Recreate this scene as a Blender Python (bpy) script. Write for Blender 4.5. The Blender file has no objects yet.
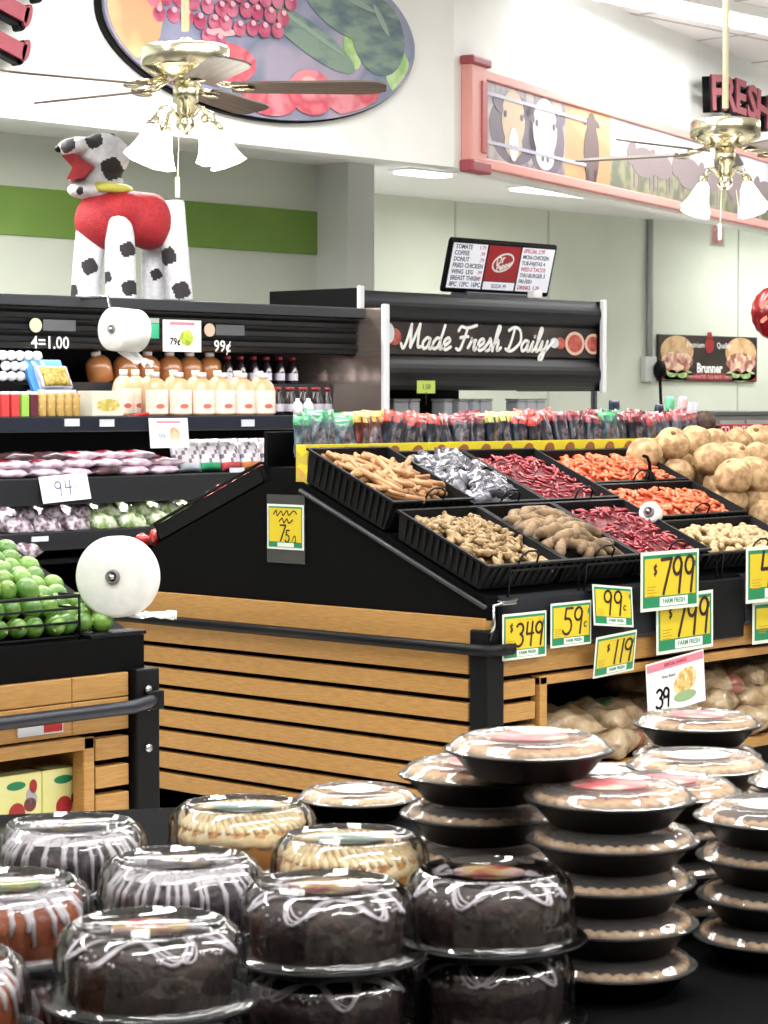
import bpy, bmesh, math, random
from mathutils import Vector, Matrix
from math import sin, cos, pi, radians, sqrt
random.seed(7)
sc = bpy.context.scene
C = sc.collection
R = random.random
def U(a, b): return a + (b - a) * R()

# ---------------------------------------------------------------- camera (store grid: X along the cooler run, Y towards it)
FPX = 2350.0; HEAD = radians(43); PITCH = math.atan(110 / FPX); EYE = Vector((0, 0, 1.6))
FWD = Vector((cos(HEAD) * cos(PITCH), sin(HEAD) * cos(PITCH), -sin(PITCH)))
RGT = Vector((sin(HEAD), -cos(HEAD), 0))
UPV = RGT.cross(FWD)
def ray(px, py): return FWD + RGT * ((px - 384) / FPX) + UPV * ((512 - py) / FPX)
def at(px, py, X=None, Y=None, Z=None):
    d = ray(px, py)
    if X is not None: t = (X - EYE.x) / d.x
    elif Y is not None: t = (Y - EYE.y) / d.y
    else: t = (Z - EYE.z) / d.z
    return EYE + d * t
def P(lat, D, z):   # a place given by metres right of and ahead of the viewer's feet
    return Vector((cos(HEAD) * D + sin(HEAD) * lat, sin(HEAD) * D - cos(HEAD) * lat, z))
cam = bpy.data.cameras.new('camera'); co = bpy.data.objects.new('camera', cam); C.objects.link(co)
cam.sensor_fit = 'HORIZONTAL'; cam.sensor_width = 36; cam.lens = FPX / 768 * 36
M_ = Matrix((RGT, UPV, -FWD)).transposed().to_4x4(); M_.translation = EYE; co.matrix_world = M_
cam.clip_start = .05; cam.clip_end = 200
cam.dof.use_dof = True; cam.dof.focus_distance = 7.6; cam.dof.aperture_fstop = 20
sc.camera = co

# ---------------------------------------------------------------- materials
def s2l(c): return tuple((x / 12.92 if x <= .04045 else ((x + .055) / 1.055) ** 2.4) for x in [v / 255 for v in c]) + (1,)
_mats = {}
def mat(name, rgb, rough=.5, metal=0, rgb2=None, scale=20, bump=0, bscale=None, coat=0, emit=0, kind='noise', stretch=(1, 1, 1), lo=.4, hi=.6, trans=0, sub=0, spec=.5):
    if name in _mats: return _mats[name]
    m = bpy.data.materials.new(name); m.use_nodes = True; nt = m.node_tree; N = nt.nodes; L = nt.links
    b = N['Principled BSDF']
    b.inputs['Base Color'].default_value = s2l(rgb); b.inputs['Roughness'].default_value = rough; b.inputs['Metallic'].default_value = metal
    b.inputs['Specular IOR Level'].default_value = spec
    if coat: b.inputs['Coat Weight'].default_value = coat; b.inputs['Coat Roughness'].default_value = .12
    if trans: b.inputs['Transmission Weight'].default_value = trans
    if sub: b.inputs['Subsurface Weight'].default_value = sub; b.inputs['Subsurface Radius'].default_value = (.02, .01, .005)
    if emit: b.inputs['Emission Color'].default_value = s2l(rgb); b.inputs['Emission Strength'].default_value = emit
    if rgb2 or bump:
        tc = N.new('ShaderNodeTexCoord'); mp = N.new('ShaderNodeMapping'); mp.inputs['Scale'].default_value = stretch
        L.new(tc.outputs['Object'], mp.inputs['Vector'])
    if rgb2:
        if kind == 'voronoi':
            t = N.new('ShaderNodeTexVoronoi'); t.inputs['Scale'].default_value = scale; out = t.outputs['Distance']
        elif kind == 'cells':
            t = N.new('ShaderNodeTexVoronoi'); t.inputs['Scale'].default_value = scale; out = t.outputs['Color']
        else:
            t = N.new('ShaderNodeTexNoise'); t.inputs['Scale'].default_value = scale; t.inputs['Detail'].default_value = 4; out = t.outputs['Fac']
        L.new(mp.outputs[0], t.inputs['Vector'])
        r = N.new('ShaderNodeValToRGB'); r.color_ramp.elements[0].position = lo; r.color_ramp.elements[1].position = hi
        r.color_ramp.elements[0].color = s2l(rgb); r.color_ramp.elements[1].color = s2l(rgb2)
        L.new(out, r.inputs[0]); L.new(r.outputs[0], b.inputs['Base Color'])
    if bump:
        t = N.new('ShaderNodeTexNoise'); t.inputs['Scale'].default_value = bscale or scale; t.inputs['Detail'].default_value = 3
        L.new(mp.outputs[0], t.inputs['Vector'])
        bp = N.new('ShaderNodeBump'); bp.inputs['Strength'].default_value = bump; bp.inputs['Distance'].default_value = .01
        L.new(t.outputs['Fac'], bp.inputs['Height']); L.new(bp.outputs[0], b.inputs['Normal'])
    _mats[name] = m; return m
def multi(name, cols, scale=12, rough=.4, kind='cells', stretch=(1, 1, 1), coat=0, bump=0):
    """a printed picture: patches of several colours"""
    if name in _mats: return _mats[name]
    m = mat(name, cols[0], rough=rough, coat=coat, bump=bump, bscale=60); nt = m.node_tree; N = nt.nodes; L = nt.links; b = N['Principled BSDF']
    tc = N.new('ShaderNodeTexCoord'); mp = N.new('ShaderNodeMapping'); mp.inputs['Scale'].default_value = stretch; L.new(tc.outputs['Object'], mp.inputs['Vector'])
    t = N.new('ShaderNodeTexNoise' if kind == 'noise' else 'ShaderNodeTexVoronoi'); t.inputs['Scale'].default_value = scale
    L.new(mp.outputs[0], t.inputs['Vector'])
    r = N.new('ShaderNodeValToRGB'); r.color_ramp.interpolation = 'CONSTANT' if kind != 'noise' else 'LINEAR'
    e = r.color_ramp.elements; n = len(cols); a, z = (.3, .7) if kind == 'noise' else (0, 1)
    for i in range(n - 2): e.new(.5)
    for i, c in enumerate(cols): e[i].position = a + (z - a) * i / n; e[i].color = s2l(c)
    if kind == 'noise': L.new(t.outputs['Fac'], r.inputs[0])
    else:
        sp = N.new('ShaderNodeSeparateColor'); L.new(t.outputs['Color'], sp.inputs[0]); L.new(sp.outputs[0], r.inputs[0])
    L.new(r.outputs[0], b.inputs['Base Color']); return m
def clear(name, tint=(255, 255, 255), base=.05, edge=.75, rough=.06, milk=0):
    """thin clear plastic: see-through, mirror-like towards the edges"""
    if name in _mats: return _mats[name]
    m = bpy.data.materials.new(name); m.use_nodes = True; nt = m.node_tree; N = nt.nodes; L = nt.links
    for n in list(N): N.remove(n)
    o = N.new('ShaderNodeOutputMaterial'); tr = N.new('ShaderNodeBsdfTransparent'); tr.inputs[0].default_value = s2l(tint)
    g = N.new('ShaderNodeBsdfGlossy'); g.inputs['Roughness'].default_value = rough
    lw = N.new('ShaderNodeLayerWeight'); lw.inputs['Blend'].default_value = .3
    mr = N.new('ShaderNodeMapRange'); mr.inputs['To Min'].default_value = base; mr.inputs['To Max'].default_value = edge
    L.new(lw.outputs['Fresnel'], mr.inputs['Value']); mx = N.new('ShaderNodeMixShader')
    L.new(mr.outputs[0], mx.inputs[0]); L.new(tr.outputs[0], mx.inputs[1]); L.new(g.outputs[0], mx.inputs[2])
    tc = N.new('ShaderNodeTexCoord'); t = N.new('ShaderNodeTexNoise'); t.inputs['Scale'].default_value = 25; L.new(tc.outputs['Object'], t.inputs['Vector'])
    bp = N.new('ShaderNodeBump'); bp.inputs['Strength'].default_value = .35; bp.inputs['Distance'].default_value = .006
    L.new(t.outputs['Fac'], bp.inputs['Height']); L.new(bp.outputs[0], g.inputs['Normal'])
    last = mx
    if milk:
        d = N.new('ShaderNodeBsdfDiffuse'); d.inputs[0].default_value = s2l(tint); m2 = N.new('ShaderNodeMixShader'); m2.inputs[0].default_value = milk
        L.new(mx.outputs[0], m2.inputs[1]); L.new(d.outputs[0], m2.inputs[2]); last = m2
    L.new(last.outputs[0], o.inputs[0]); _mats[name] = m; return m

black = mat('black_plastic', (10, 10, 12), .55, spec=.12)
blackm = mat('black_metal', (14, 15, 18), .45, spec=.2)
charcoal = mat('charcoal_metal', (52, 54, 58), .4)
navy = mat('navy_rail', (26, 31, 44), .4)
white = mat('white_paint', (236, 236, 234), .6)
paper = mat('white_paper', (240, 240, 238), .6)
brass = mat('polished_brass', (226, 220, 192), .22, 1)
chrome = mat('chrome', (190, 192, 195), .25, 1)
wood = mat('golden_oak', (164, 119, 62), .45, rgb2=(188, 144, 84), scale=6, stretch=(3, 3, 40), lo=.3, hi=.7, bump=.05)
yellow = mat('sign_yellow', (212, 188, 40), .5)
green = mat('sign_green', (30, 130, 85), .45)
ink = mat('marker_ink', (45, 20, 28), .5)
red = mat('bright_red', (190, 28, 34), .45)
pink = mat('pink_print', (214, 130, 150), .5)

# ---------------------------------------------------------------- mesh building
class MB:
    def __init__(s): s.v = []; s.f = []; s.m = []; s.s = []
    def add(s, vs, fs, mi=0, smooth=False, M=None):
        b = len(s.v)
        s.v.extend([(M @ Vector(p)) if M else Vector(p) for p in vs])
        for f in fs: s.f.append([b + i for i in f]); s.m.append(mi); s.s.append(smooth)
        return s
    def box(s, a, b, mi=0, M=None):
        x0, y0, z0 = a; x1, y1, z1 = b
        return s.add([(x0,y0,z0),(x1,y0,z0),(x1,y1,z0),(x0,y1,z0),(x0,y0,z1),(x1,y0,z1),(x1,y1,z1),(x0,y1,z1)],
                     [(0,3,2,1),(4,5,6,7),(0,1,5,4),(1,2,6,5),(2,3,7,6),(3,0,4,7)], mi, False, M)
    def bbox(s, a, b, r, mi=0, M=None):
        """box with bevelled edges"""
        bm = bmesh.new(); bmesh.ops.create_cube(bm, size=1)
        for v in bm.verts: v.co = Vector([(a[i] + b[i]) / 2 + v.co[i] * (b[i] - a[i]) for i in range(3)])
        bmesh.ops.bevel(bm, geom=bm.edges[:], offset=r, segments=2, affect='EDGES', profile=.5)
        bm.verts.index_update()
        s.add([v.co.copy() for v in bm.verts], [[v.index for v in f.verts] for f in bm.faces], mi, False, M); bm.free(); return s
    def lathe(s, prof, n=32, mi=0, M=None, smooth=True, wob=None):
        vs = []; fs = []
        for k, (r, z) in enumerate(prof):
            for i in range(n):
                a = 2 * pi * i / n; rr = r * (wob(a, k) if wob else 1); vs.append((rr * cos(a), rr * sin(a), z))
        for k in range(len(prof) - 1):
            for i in range(n):
                j = (i + 1) % n; fs.append((k*n+i, k*n+j, (k+1)*n+j, (k+1)*n+i))
        if prof[0][0] > 1e-5 and prof[0][0] < .0011: pass
        return s.add(vs, fs, mi, smooth, M)
    def tube(s, pts, r, n=8, mi=0, M=None, closed=False, cap=True):
        pts = [Vector(p) for p in pts]; m = len(pts); vs = []; fs = []; prev = None
        rr = r if isinstance(r, (list, tuple)) else [r] * m
        for k, p in enumerate(pts):
            if closed: t = pts[(k+1) % m] - pts[k-1]
            else: t = pts[min(k+1, m-1)] - pts[max(k-1, 0)]
            if t.length < 1e-9: t = Vector((0, 0, 1))
            t.normalize()
            if prev is None:
                a = Vector((0, 0, 1)) if abs(t.z) < .9 else Vector((1, 0, 0)); u = t.cross(a).normalized()
            else: u = (prev - t * prev.dot(t)).normalized()
            prev = u; w = t.cross(u)
            for i in range(n): a = 2*pi*i/n; vs.append(p + (u * cos(a) + w * sin(a)) * rr[k])
        for k in range(m if closed else m - 1):
            q = (k+1) % m
            for i in range(n): j = (i+1) % n; fs.append((k*n+i, k*n+j, q*n+j, q*n+i))
        if cap and not closed: fs.append(list(range(n))[::-1]); fs.append([(m-1)*n+i for i in range(n)])
        return s.add(vs, fs, mi, True, M)
    def ball(s, c, r, n=12, k=8, mi=0, M=None, nz=0, seed=0):
        rx, ry, rz = r if isinstance(r, (tuple, list)) else (r, r, r); rd = random.Random(seed); vs = []; fs = []
        ph = [rd.uniform(0, 6.3) for _ in range(6)]
        for j in range(k + 1):
            t = pi * j / k
            for i in range(n):
                a = 2*pi*i/n; x, y, z = sin(t)*cos(a), sin(t)*sin(a), -cos(t)
                q = 1 + nz * (sin(3*x+ph[0]) * sin(3*y+ph[1]) + .7 * sin(5*z+ph[2]) * sin(4*x+ph[3]) + .5*sin(6*y+ph[4]))
                vs.append((c[0]+rx*x*q, c[1]+ry*y*q, c[2]+rz*z*q))
        for j in range(k):
            for i in range(n): h = (i+1) % n; fs.append((j*n+i, j*n+h, (j+1)*n+h, (j+1)*n+i))
        return s.add(vs, fs, mi, True, M)
    def poly(s, pts, d, mi=0, M=None, mside=None):
        """outline in xy pushed from z=0 to z=d"""
        n = len(pts)
        s.add([(x, y, 0) for x, y in pts] + [(x, y, d) for x, y in pts], [list(range(n))[::-1], list(range(n, 2*n))], mi, False, M)
        return s.add([(x, y, 0) for x, y in pts] + [(x, y, d) for x, y in pts], [(i, (i+1) % n, n+(i+1) % n, n+i) for i in range(n)], mi if mside is None else mside, False, M)
    def ell(s, cx, cy, rx, ry, d, mi=0, M=None, n=28, rot=0, z=0):
        p = [(cx + rx*cos(2*pi*i/n)*cos(rot) - ry*sin(2*pi*i/n)*sin(rot), cy + rx*cos(2*pi*i/n)*sin(rot) + ry*sin(2*pi*i/n)*cos(rot)) for i in range(n)]
        T = Matrix.Translation((0, 0, z)); return s.poly(p, d, mi, (M @ T) if M else T)
    def prism(s, prof, a, b, axis='x', mi=0, M=None):
        """outline of (p,q) pairs swept along an axis: x -> (y,z); y -> (x,z)"""
        n = len(prof); f = (lambda t, p: (t, p[0], p[1])) if axis == 'x' else (lambda t, p: (p[0], t, p[1]))
        vs = [f(a, p) for p in prof] + [f(b, p) for p in prof]
        return s.add(vs, [list(range(n)), list(range(n, 2*n))[::-1]] + [(i, n+i, n+(i+1) % n, (i+1) % n) for i in range(n)], mi, False, M)
    def pillow(s, w, h, t, mi=0, M=None, n=8, seed=0, nz=.15, mfun=None, flat=.12):
        """a filled bag lying in xy, w by h, t thick"""
        rd = random.Random(seed); ph = [rd.uniform(0, 6.3) for _ in range(4)]
        for side in (1, -1):
            vs = []; fs = []; b = len(s.v)
            for j in range(n + 1):
                for i in range(n + 1):
                    u, v = i/n*2-1, j/n*2-1
                    e = max(0, (1-abs(u)**2.6)*(1-abs(v)**3.2))**.55
                    z = side * t/2 * e * (1 + nz * (sin(5*u+ph[0])*sin(4*v+ph[1]) + .6*sin(9*u+ph[2])*sin(8*v+ph[3])))
                    k = 1 - .07*(1-abs(v)**2)*abs(u)**6
                    vs.append(Vector((u*w/2*k, v*h/2*(1-.05*(1-u*u)*abs(v)**6), z)))
            for j in range(n):
                for i in range(n):
                    q = (j*(n+1)+i, j*(n+1)+i+1, (j+1)*(n+1)+i+1, (j+1)*(n+1)+i); q = q if side > 0 else q[::-1]
                    mi2 = mfun(i/n, j/n) if mfun else mi
                    s.f.append([b+x for x in q]); s.m.append(mi2); s.s.append(True)
            s.v.extend([(M @ p) if M else p for p in vs])
        return s
    def build(s, name, mats, parent=None, loc=None):
        if not isinstance(mats, (list, tuple)): mats = [mats]
        me = bpy.data.meshes.new(name); me.from_pydata([tuple(p) for p in s.v], [], s.f)
        for m in mats: me.materials.append(m)
        me.polygons.foreach_set('material_index', s.m); me.polygons.foreach_set('use_smooth', s.s); me.update()
        bm = bmesh.new(); bm.from_mesh(me); bmesh.ops.remove_doubles(bm, verts=bm.verts, dist=1e-5); bmesh.ops.recalc_face_normals(bm, faces=bm.faces); bm.to_mesh(me); bm.free()
        o = bpy.data.objects.new(name, me); C.objects.link(o)
        if parent: o.parent = parent
        if loc is not None: o.location = loc
        return o
def tag(o, label, cat=None, group=None, kind=None):
    if label: o['label'] = label
    if cat: o['category'] = cat
    if group: o['group'] = group
    if kind: o['kind'] = kind
    return o
def empty(name, loc=(0, 0, 0), rot=(0, 0, 0), label=None, cat=None, group=None):
    o = bpy.data.objects.new(name, None); C.objects.link(o); o.empty_display_size = .05; o.location = loc; o.rotation_euler = rot
    return tag(o, label, cat, group)
def struct(o, label=None): o['kind'] = 'structure'; (label and o.__setitem__('label', label)); return o
kids = {}
def tree(o):
    return [(c, tree(c)) for c in C.objects if c.parent == o]
def copy_tree(o, tr, parent=None):
    c = o.copy(); C.objects.link(c)
    if parent: c.parent = parent
    for ch, t in tr: copy_tree(ch, t, c)
    return c
def put(o, loc, rot=None, label=None, group=None, scale=None):
    o.location = loc
    if rot is not None: o.rotation_euler = rot
    if label: o['label'] = label
    if group: o['group'] = group
    if scale: o.scale = (scale,) * 3 if not isinstance(scale, (tuple, list)) else scale
    return o
T = Matrix.Translation
def Rx(a): return Matrix.Rotation(radians(a), 4, 'X')
def Ry(a): return Matrix.Rotation(radians(a), 4, 'Y')
def Rz(a): return Matrix.Rotation(radians(a), 4, 'Z')

# lettering: BFont outlines turned into meshes, and hand strokes
def text(name, s, size, m, parent, loc=(0, 0, 0), ext=.0006, shear=0, bold=0, align='CENTER', rot=(0, 0, 0), sx=1):
    cu = bpy.data.curves.new('t', 'FONT'); cu.body = s; cu.size = size; cu.extrude = ext; cu.shear = shear; cu.offset = bold; cu.align_x = align; cu.align_y = 'CENTER'; cu.resolution_u = 2
    t = bpy.data.objects.new('t', cu); C.objects.link(t)
    me = bpy.data.meshes.new_from_object(t.evaluated_get(bpy.context.evaluated_depsgraph_get())); bpy.data.objects.remove(t)
    me.materials.clear(); me.materials.append(m)
    o = bpy.data.objects.new(name, me); C.objects.link(o); o.parent = parent; o.location = loc; o.rotation_euler = rot; o.scale = (sx, 1, 1); return o
def ribbon(b, pts, w, d=.001, mi=0, M=None, z=0):
    pts = [Vector((p[0], p[1])) for p in pts]
    for i_, (a, c) in enumerate(zip(pts, pts[1:])):
        z_ = z + .00015*(i_ % 5)
        t = c - a
        if t.length < 1e-6: continue
        n = Vector((-t.y, t.x)).normalized() * (w / 2)
        b.poly([tuple(a-n), tuple(c-n), tuple(c+n), tuple(a+n)], d, mi, (M @ T((0, 0, z_))) if M else T((0, 0, z_)))
    for i_, p in enumerate(pts): b.ell(p.x, p.y, w/2, w/2, d, mi, M, n=8, z=z+.00075+.00015*(i_ % 3))
def arc(cx, cy, rx, ry, a0, a1, n=8): return [(cx+rx*cos(radians(a0+(a1-a0)*i/n)), cy+ry*sin(radians(a0+(a1-a0)*i/n))) for i in range(n+1)]
GL = {'0': [arc(.3,.5,.24,.47,90,450,14)], '1': [[(.3,1),(.28,0)]], '2': [arc(.3,.74,.24,.25,160,-30,8)+[(.05,.02),(.58,.04)]],
      '3': [arc(.27,.75,.24,.23,150,-80,7)+arc(.25,.27,.29,.27,80,-150,8)], '4': [[(.12,1),(.1,.5),(.55,.52)],[(.46,1),(.43,0)]],
      '5': [[(.55,.97),(.16,.97),(.12,.58)]+arc(.27,.3,.28,.3,100,-150,8)], '7': [[(.03,.93),(.58,.95),(.25,0)]],
      '9': [arc(.27,.74,.22,.24,10,370,12)+[(.5,.8),(.44,0)]], '$': [arc(.3,.7,.2,.2,40,270,6)+arc(.3,.3,.2,.2,90,-130,6),[(.3,1.05),(.3,-.05)]],
      'c': [arc(.3,.45,.22,.28,50,310,8)], '/': [[(.5,1),(.1,0)]], 'A': [[(.1,0),(.18,.85),(.5,.95),(.5,0)],[(.14,.5),(.5,.5)]]}
def hand(b, s, x, y, h, w, mi=0, sl=.06, adv=.62, d=.001, z=0, kx=1):
    for ch in s:
        for st in GL.get(ch, []): ribbon(b, [(x + (p[0] + sl*p[1]) * h * .85 * kx, y + p[1] * h) for p in st], w, d, mi, z=z)
        x += adv * h * kx * (.62 if ch == '1' else 1)
    return x
# ================================================================= the room
ZB, ZC = 2.93, 4.2      # underside of the fascia, main ceiling
wallw = mat('fascia_white', (238, 240, 238), .7, rgb2=(232, 235, 232), scale=2)
wallg = mat('pale_green_wall', (212, 218, 203), .7, rgb2=(206, 212, 197), scale=1.5)
ceilm = mat('ceiling_white', (242, 242, 244), .8, bump=.1, bscale=40)
floorm = mat('floor_tile', (206, 202, 192), .3, rgb2=(192, 188, 178), scale=3)
struct(MB().box((-4, -6, -.05), (24, 14, 0)).build('floor', floorm))
b = MB().box((-4, -6, ZC), (24, 9.6, ZC+.1))
b.box((-4, 9.6, ZC), (24, 14, ZC+.1)); struct(b.build('ceiling', ceilm))
# ceiling tile grid lines
g = MB()
for i in range(24): g.box((-4 + i*1.2, -6, ZC-.006), (-4+i*1.2+.02, 13.9, ZC))
for i in range(16): g.box((-4, -6+i*1.2, ZC-.006), (24, -6+i*1.2+.02, ZC))
struct(g.build('trim_1', mat('grid_grey', (190, 190, 192), .6)))
WL, WR = 11.3, 12.5     # green-striped wall, the farther wall
PX0, PX1 = 11.44, 11.70
b = MB().box((-4, WL, 0), (PX0+.05, WL+.12, ZC)); struct(b.build('wall_left', wallg))
struct(MB().box((-4, WL-.012, at(10, 235, Y=WL).z), (PX0, WL, at(10, 186, Y=WL).z)).build('trim_2', mat('olive_green_paint', (122, 156, 70), .6, rgb2=(114, 148, 64), scale=2)), 'wide olive green stripe painted across the wall')
struct(MB().box((PX0, 11.0, 0), (PX1, WR, ZC)).build('wall_pillar', mat('pillar_paint', (206, 208, 204), .6)))
struct(MB().box((PX0+.02, WR, 0), (24, WR+.12, ZC)).build('wall_back', wallg))
b = MB()
for px in (455, 548, 738): q = at(px, 300, Y=WR); b.box((q.x-.008, WR-.008, 0), (q.x+.008, WR, 3.2))
struct(b.build('trim_3', mat('seam_grey', (186, 192, 180), .7)))
struct(MB().box((-4, -6.1, 0), (24, -6, ZC)).build('wall_front', mat('far_wall_grey', (112, 108, 102), .8)))
struct(MB().box((-4.1, -6, 0), (-4, 14, ZC)).build('wall_west', mat('far_wall_grey', (112, 108, 102))))
struct(MB().box((24, -6, 0), (24.1, 14, ZC)).build('wall_east', wallw))
# fascia: straight run, then the angled run carrying the banner
FX = 10.07; FY = 8.85; A16 = radians(16); FDIR = Vector((cos(A16), sin(A16), 0)); FN = Vector((sin(A16), -cos(A16), 0))
struct(MB().box((-4, FY, ZB), (FX, FY+.12, ZC)).build('wall_fascia', wallw))
FM = Matrix.Translation((FX, FY, 0)) @ Matrix.Rotation(A16, 4, 'Z')     # local x along the angled fascia, -y out of it
struct(MB().box((0, 0, ZB), (13, .12, ZC), M=FM).build('wall_fascia_angled', wallw))
# recess soffit behind the fascia
b = MB(); b.prism([(-4, 9.0), (9.9, 9.0), (22.5, 12.5), (-4, 12.5)], 0, 1) if 0 else None
b = MB(); zz = 3.21
b.add([(-4, FY+.12, zz), (FX, FY+.12, zz), (22.6, 12.5, zz), (-4, 12.5, zz), (-4, FY+.12, zz+.06), (FX, FY+.12, zz+.06), (22.6, 12.5, zz+.06), (-4, 12.5, zz+.06)],
      [(0,1,2,3), (7,6,5,4), (0,4,5,1), (1,5,6,2), (2,6,7,3), (3,7,4,0)])
struct(b.build('ceiling_recess', ceilm))
tube_glow = mat('fluorescent_glow', (250, 252, 255), emit=5)
def fixture(x0, x1, y, z, w, label, group, watts, th=.07):
    e = empty('ceiling_light', ((x0+x1)/2, y, z), label=label, cat='ceiling light', group=group); h = (x1-x0)/2
    MB().bbox((-h, -w/2, -th), (h, w/2, 0), .005).build('housing', white, e)
    MB().bbox((-h+.03, -w/2+.02, -th-.02), (h-.03, w/2-.02, -th-.001), .005).build('diffuser', tube_glow, e)
    l = bpy.data.lights.new('area_lamp', 'AREA'); l.shape = 'RECTANGLE'; l.size = 2*h-.1; l.size_y = w-.02; l.energy = watts; l.color = (1, .985, .96)
    lo = bpy.data.objects.new('area_lamp', l); C.objects.link(lo); lo.parent = e; lo.location = (0, 0, -.11)
    return e
q1 = at(640, 5, Z=ZC-.06)
fixture(11.2, 18.5, 9.0, ZC, .34, 'long fluorescent ceiling light running past the cattle banner, nearest the wall', 'ceiling lights', 110)
fixture(11.2, 18.5, 8.05, ZC, .3, 'second fluorescent ceiling light strip at the top right corner', 'ceiling lights', 60)
for y, w in ((6.3, 118), (3.6, 105), (1.0, 105), (-2.2, 140)):
    for x in (1.5, 6.5): fixture(x-2.2, x+2.2, y, ZC, .3, 'added unseen fluorescent ceiling light that brightens the white fascia', 'overhead lights', w)
fixture(11.0+4, 18.5, 4.2, ZC, .3, 'added unseen fluorescent ceiling light that brightens the white fascia', 'overhead lights', 150)
fixture(3.6, 8.6, 7.2, ZC, .3, 'added unseen fluorescent ceiling light that brightens the white fascia', 'overhead lights', 120)  # extra fixture out of view, added to whiten the straight fascia
fixture(12.0, 12.5, 11.05, zz, .2, 'recessed light panel in the soffit left of the cattle banner bottom', 'soffit lights', 26, .012)
fixture(13.55, 14.5, 11.3, zz, .2, 'recessed light panel in the soffit under the middle of the banner', 'soffit lights', 26, .012)
fixture(5.5, 9.5, 9.75, zz, .25, 'added unseen light strip behind the fascia that brightens the striped wall', 'soffit lights', 110)  # unseen strip added to lift the dim wall behind the fascia
fixture(17.5, 19.5, 11.6, zz, .5, 'recessed light panel in the soffit toward the right wall', 'soffit lights', 26, .012)
w = bpy.data.worlds.new('world'); sc.world = w; w.use_nodes = True
w.node_tree.nodes['Background'].inputs[0].default_value = (.9, .95, 1, 1); w.node_tree.nodes['Background'].inputs[1].default_value = .3
sc.view_settings.view_transform = 'Standard'; sc.view_settings.look = 'None'; sc.view_settings.gamma = 1; sc.view_settings.exposure = .1; sc.view_settings.use_curve_mapping = False

# ================================================================= fascia signs
FR = (pi/2, 0, 0)   # local x right, y up, z out towards the aisle (-Y)
maroon = mat('maroon_letter', (142, 60, 72), .5)
def letters(word, size, loc, rotz, tilt, label, arch=0, adv=.72, wd=1):
    e = empty('sign_lettering', loc, (pi/2, 0, rotz), label=label, cat='sign lettering')
    for i, ch in enumerate(word):
        k = i - (len(word)-1)/2; a = radians(tilt - arch*k)
        x = k*adv*size; y = -abs(k)**2*arch*.004*size*2
        l = text('letter', ch, size, maroon, e, (x, y, .055), ext=.008, bold=size*.03, rot=(0, 0, a), sx=wd)
        s = text('letter_side', ch, size, black, l, (-.018, -.014, -.03), ext=.028, bold=size*.035)
    return e
q = at(12, 16, Y=FY-.07)
e = empty('sign_lettering', q, (pi/2, 0, 0), label='maroon slab letter with black sides at the top left of the white wall', cat='sign lettering')
b = MB(); bs = MB()
def slab_E(bb, z, d, off=(0, 0), gr=0):
    for (x0, x1, y0, y1) in ((-.36-gr, .10+gr, -.21-gr, -.135+gr), (-.30, .065+gr, -.04-gr, .035+gr), (-.36-gr, .12+gr, .13-gr, .21+gr), (-.33-gr, -.22+gr, -.2, .2)):
        bb.box((x0+off[0], y0+off[1], z), (x1+off[0], y1+off[1], z+d))
    for (x, y0, y1) in ((.10, -.21, -.11), (.065, -.055, .05), (.12, .11, .21)): bb.ell(x+off[0], (y0+y1)/2+off[1], .022+gr, (y1-y0)/2+.004+gr, d, z=z, n=14)
slab_E(b, .05, .02); slab_E(bs, 0, .05, (-.008, -.012), .008)
l = b.build('letter', maroon, e); l2 = bs.build('letter_side', black, l); l.rotation_euler = (0, 0, radians(-17)); l.location = (-.02, .02, 0)
q = at(742, 100, Y=FY)
def on_angled(px, py, off=.05):
    d = ray(px, py); n = FN; p0 = Vector((FX, FY, 0)) + FN*off; t = (p0-EYE).dot(n)/d.dot(n); return EYE + d*t
p = on_angled(733, 99, .1)
letters('FRESH', .34, p, A16, 0, 'maroon FRESH lettering with black sides above the cattle banner', arch=3, adv=.80, wd=1.5)

# oval produce sign
e = empty('oval_sign', (8.56, FY, 3.53), FR, label='large oval sign with pictures of grapes, cucumbers and tomatoes', cat='sign')
def ellp(b, cx, cy, rx, ry, mi, z, d=.003, rot=0): b.ell(cx, cy, rx, ry, d, mi, n=36, rot=rot, z=z)
b = MB(); b.ell(0, 0, 1.13, .475, .035, 0, n=72); b.build('rim', black, e)
b = MB(); b.ell(.006, .004, 1.116, .467, .02, 0, n=72, z=.035)
b.build('picture_ground', multi('pic_ground', [(128, 130, 160), (150, 150, 176), (122, 132, 154), (164, 156, 176)], 2.5, kind='noise', rough=.35), e)
RIM = lambda x, y: (x/1.08)**2 + (y/.44)**2 < 1
def pic(name, items, m, z0=.056):
    b = MB(); k = 0
    for (x, y, rx, ry, rot) in items:
        n = 26; pts = []
        for i in range(n):
            a = 2*pi*i/n; X = x + rx*cos(a)*cos(rot)-ry*sin(a)*sin(rot); Y = y+rx*cos(a)*sin(rot)+ry*sin(a)*cos(rot)
            q = (X/1.09)**2+(Y/.45)**2
            if q > 1: X /= sqrt(q); Y /= sqrt(q)
            pts.append((X, Y))
        b.poly(pts, .0015, 0, T((0, 0, z0+k*.0004))); k += 1
    return b.build(name, m, e)
pic('orange_picture', [(-.93, .02, .19, .27, .2)], multi('pic_orange', [(240, 180, 120), (250, 206, 150), (234, 160, 120)], 3, kind='noise'))
pic('leaf_picture', [(-.72, .33, .16, .08, .3), (.98, -.12, .1, .12, 0), (.62, -.05, .06, .1, .4)], mat('pic_leaf', (150, 190, 120), .5, rgb2=(190, 215, 160), scale=10))
rd = random.Random(3); gr = []
for i in range(11):
    for j in range(7):
        x = -.80+i*.088+(j % 2)*.044+rd.uniform(-.012, .012); y = -.10+j*.083+rd.uniform(-.01, .01)
        if y > .0+.25*abs(x+.35)-.12: gr.append((x, y, .043, .041, 0))
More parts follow.
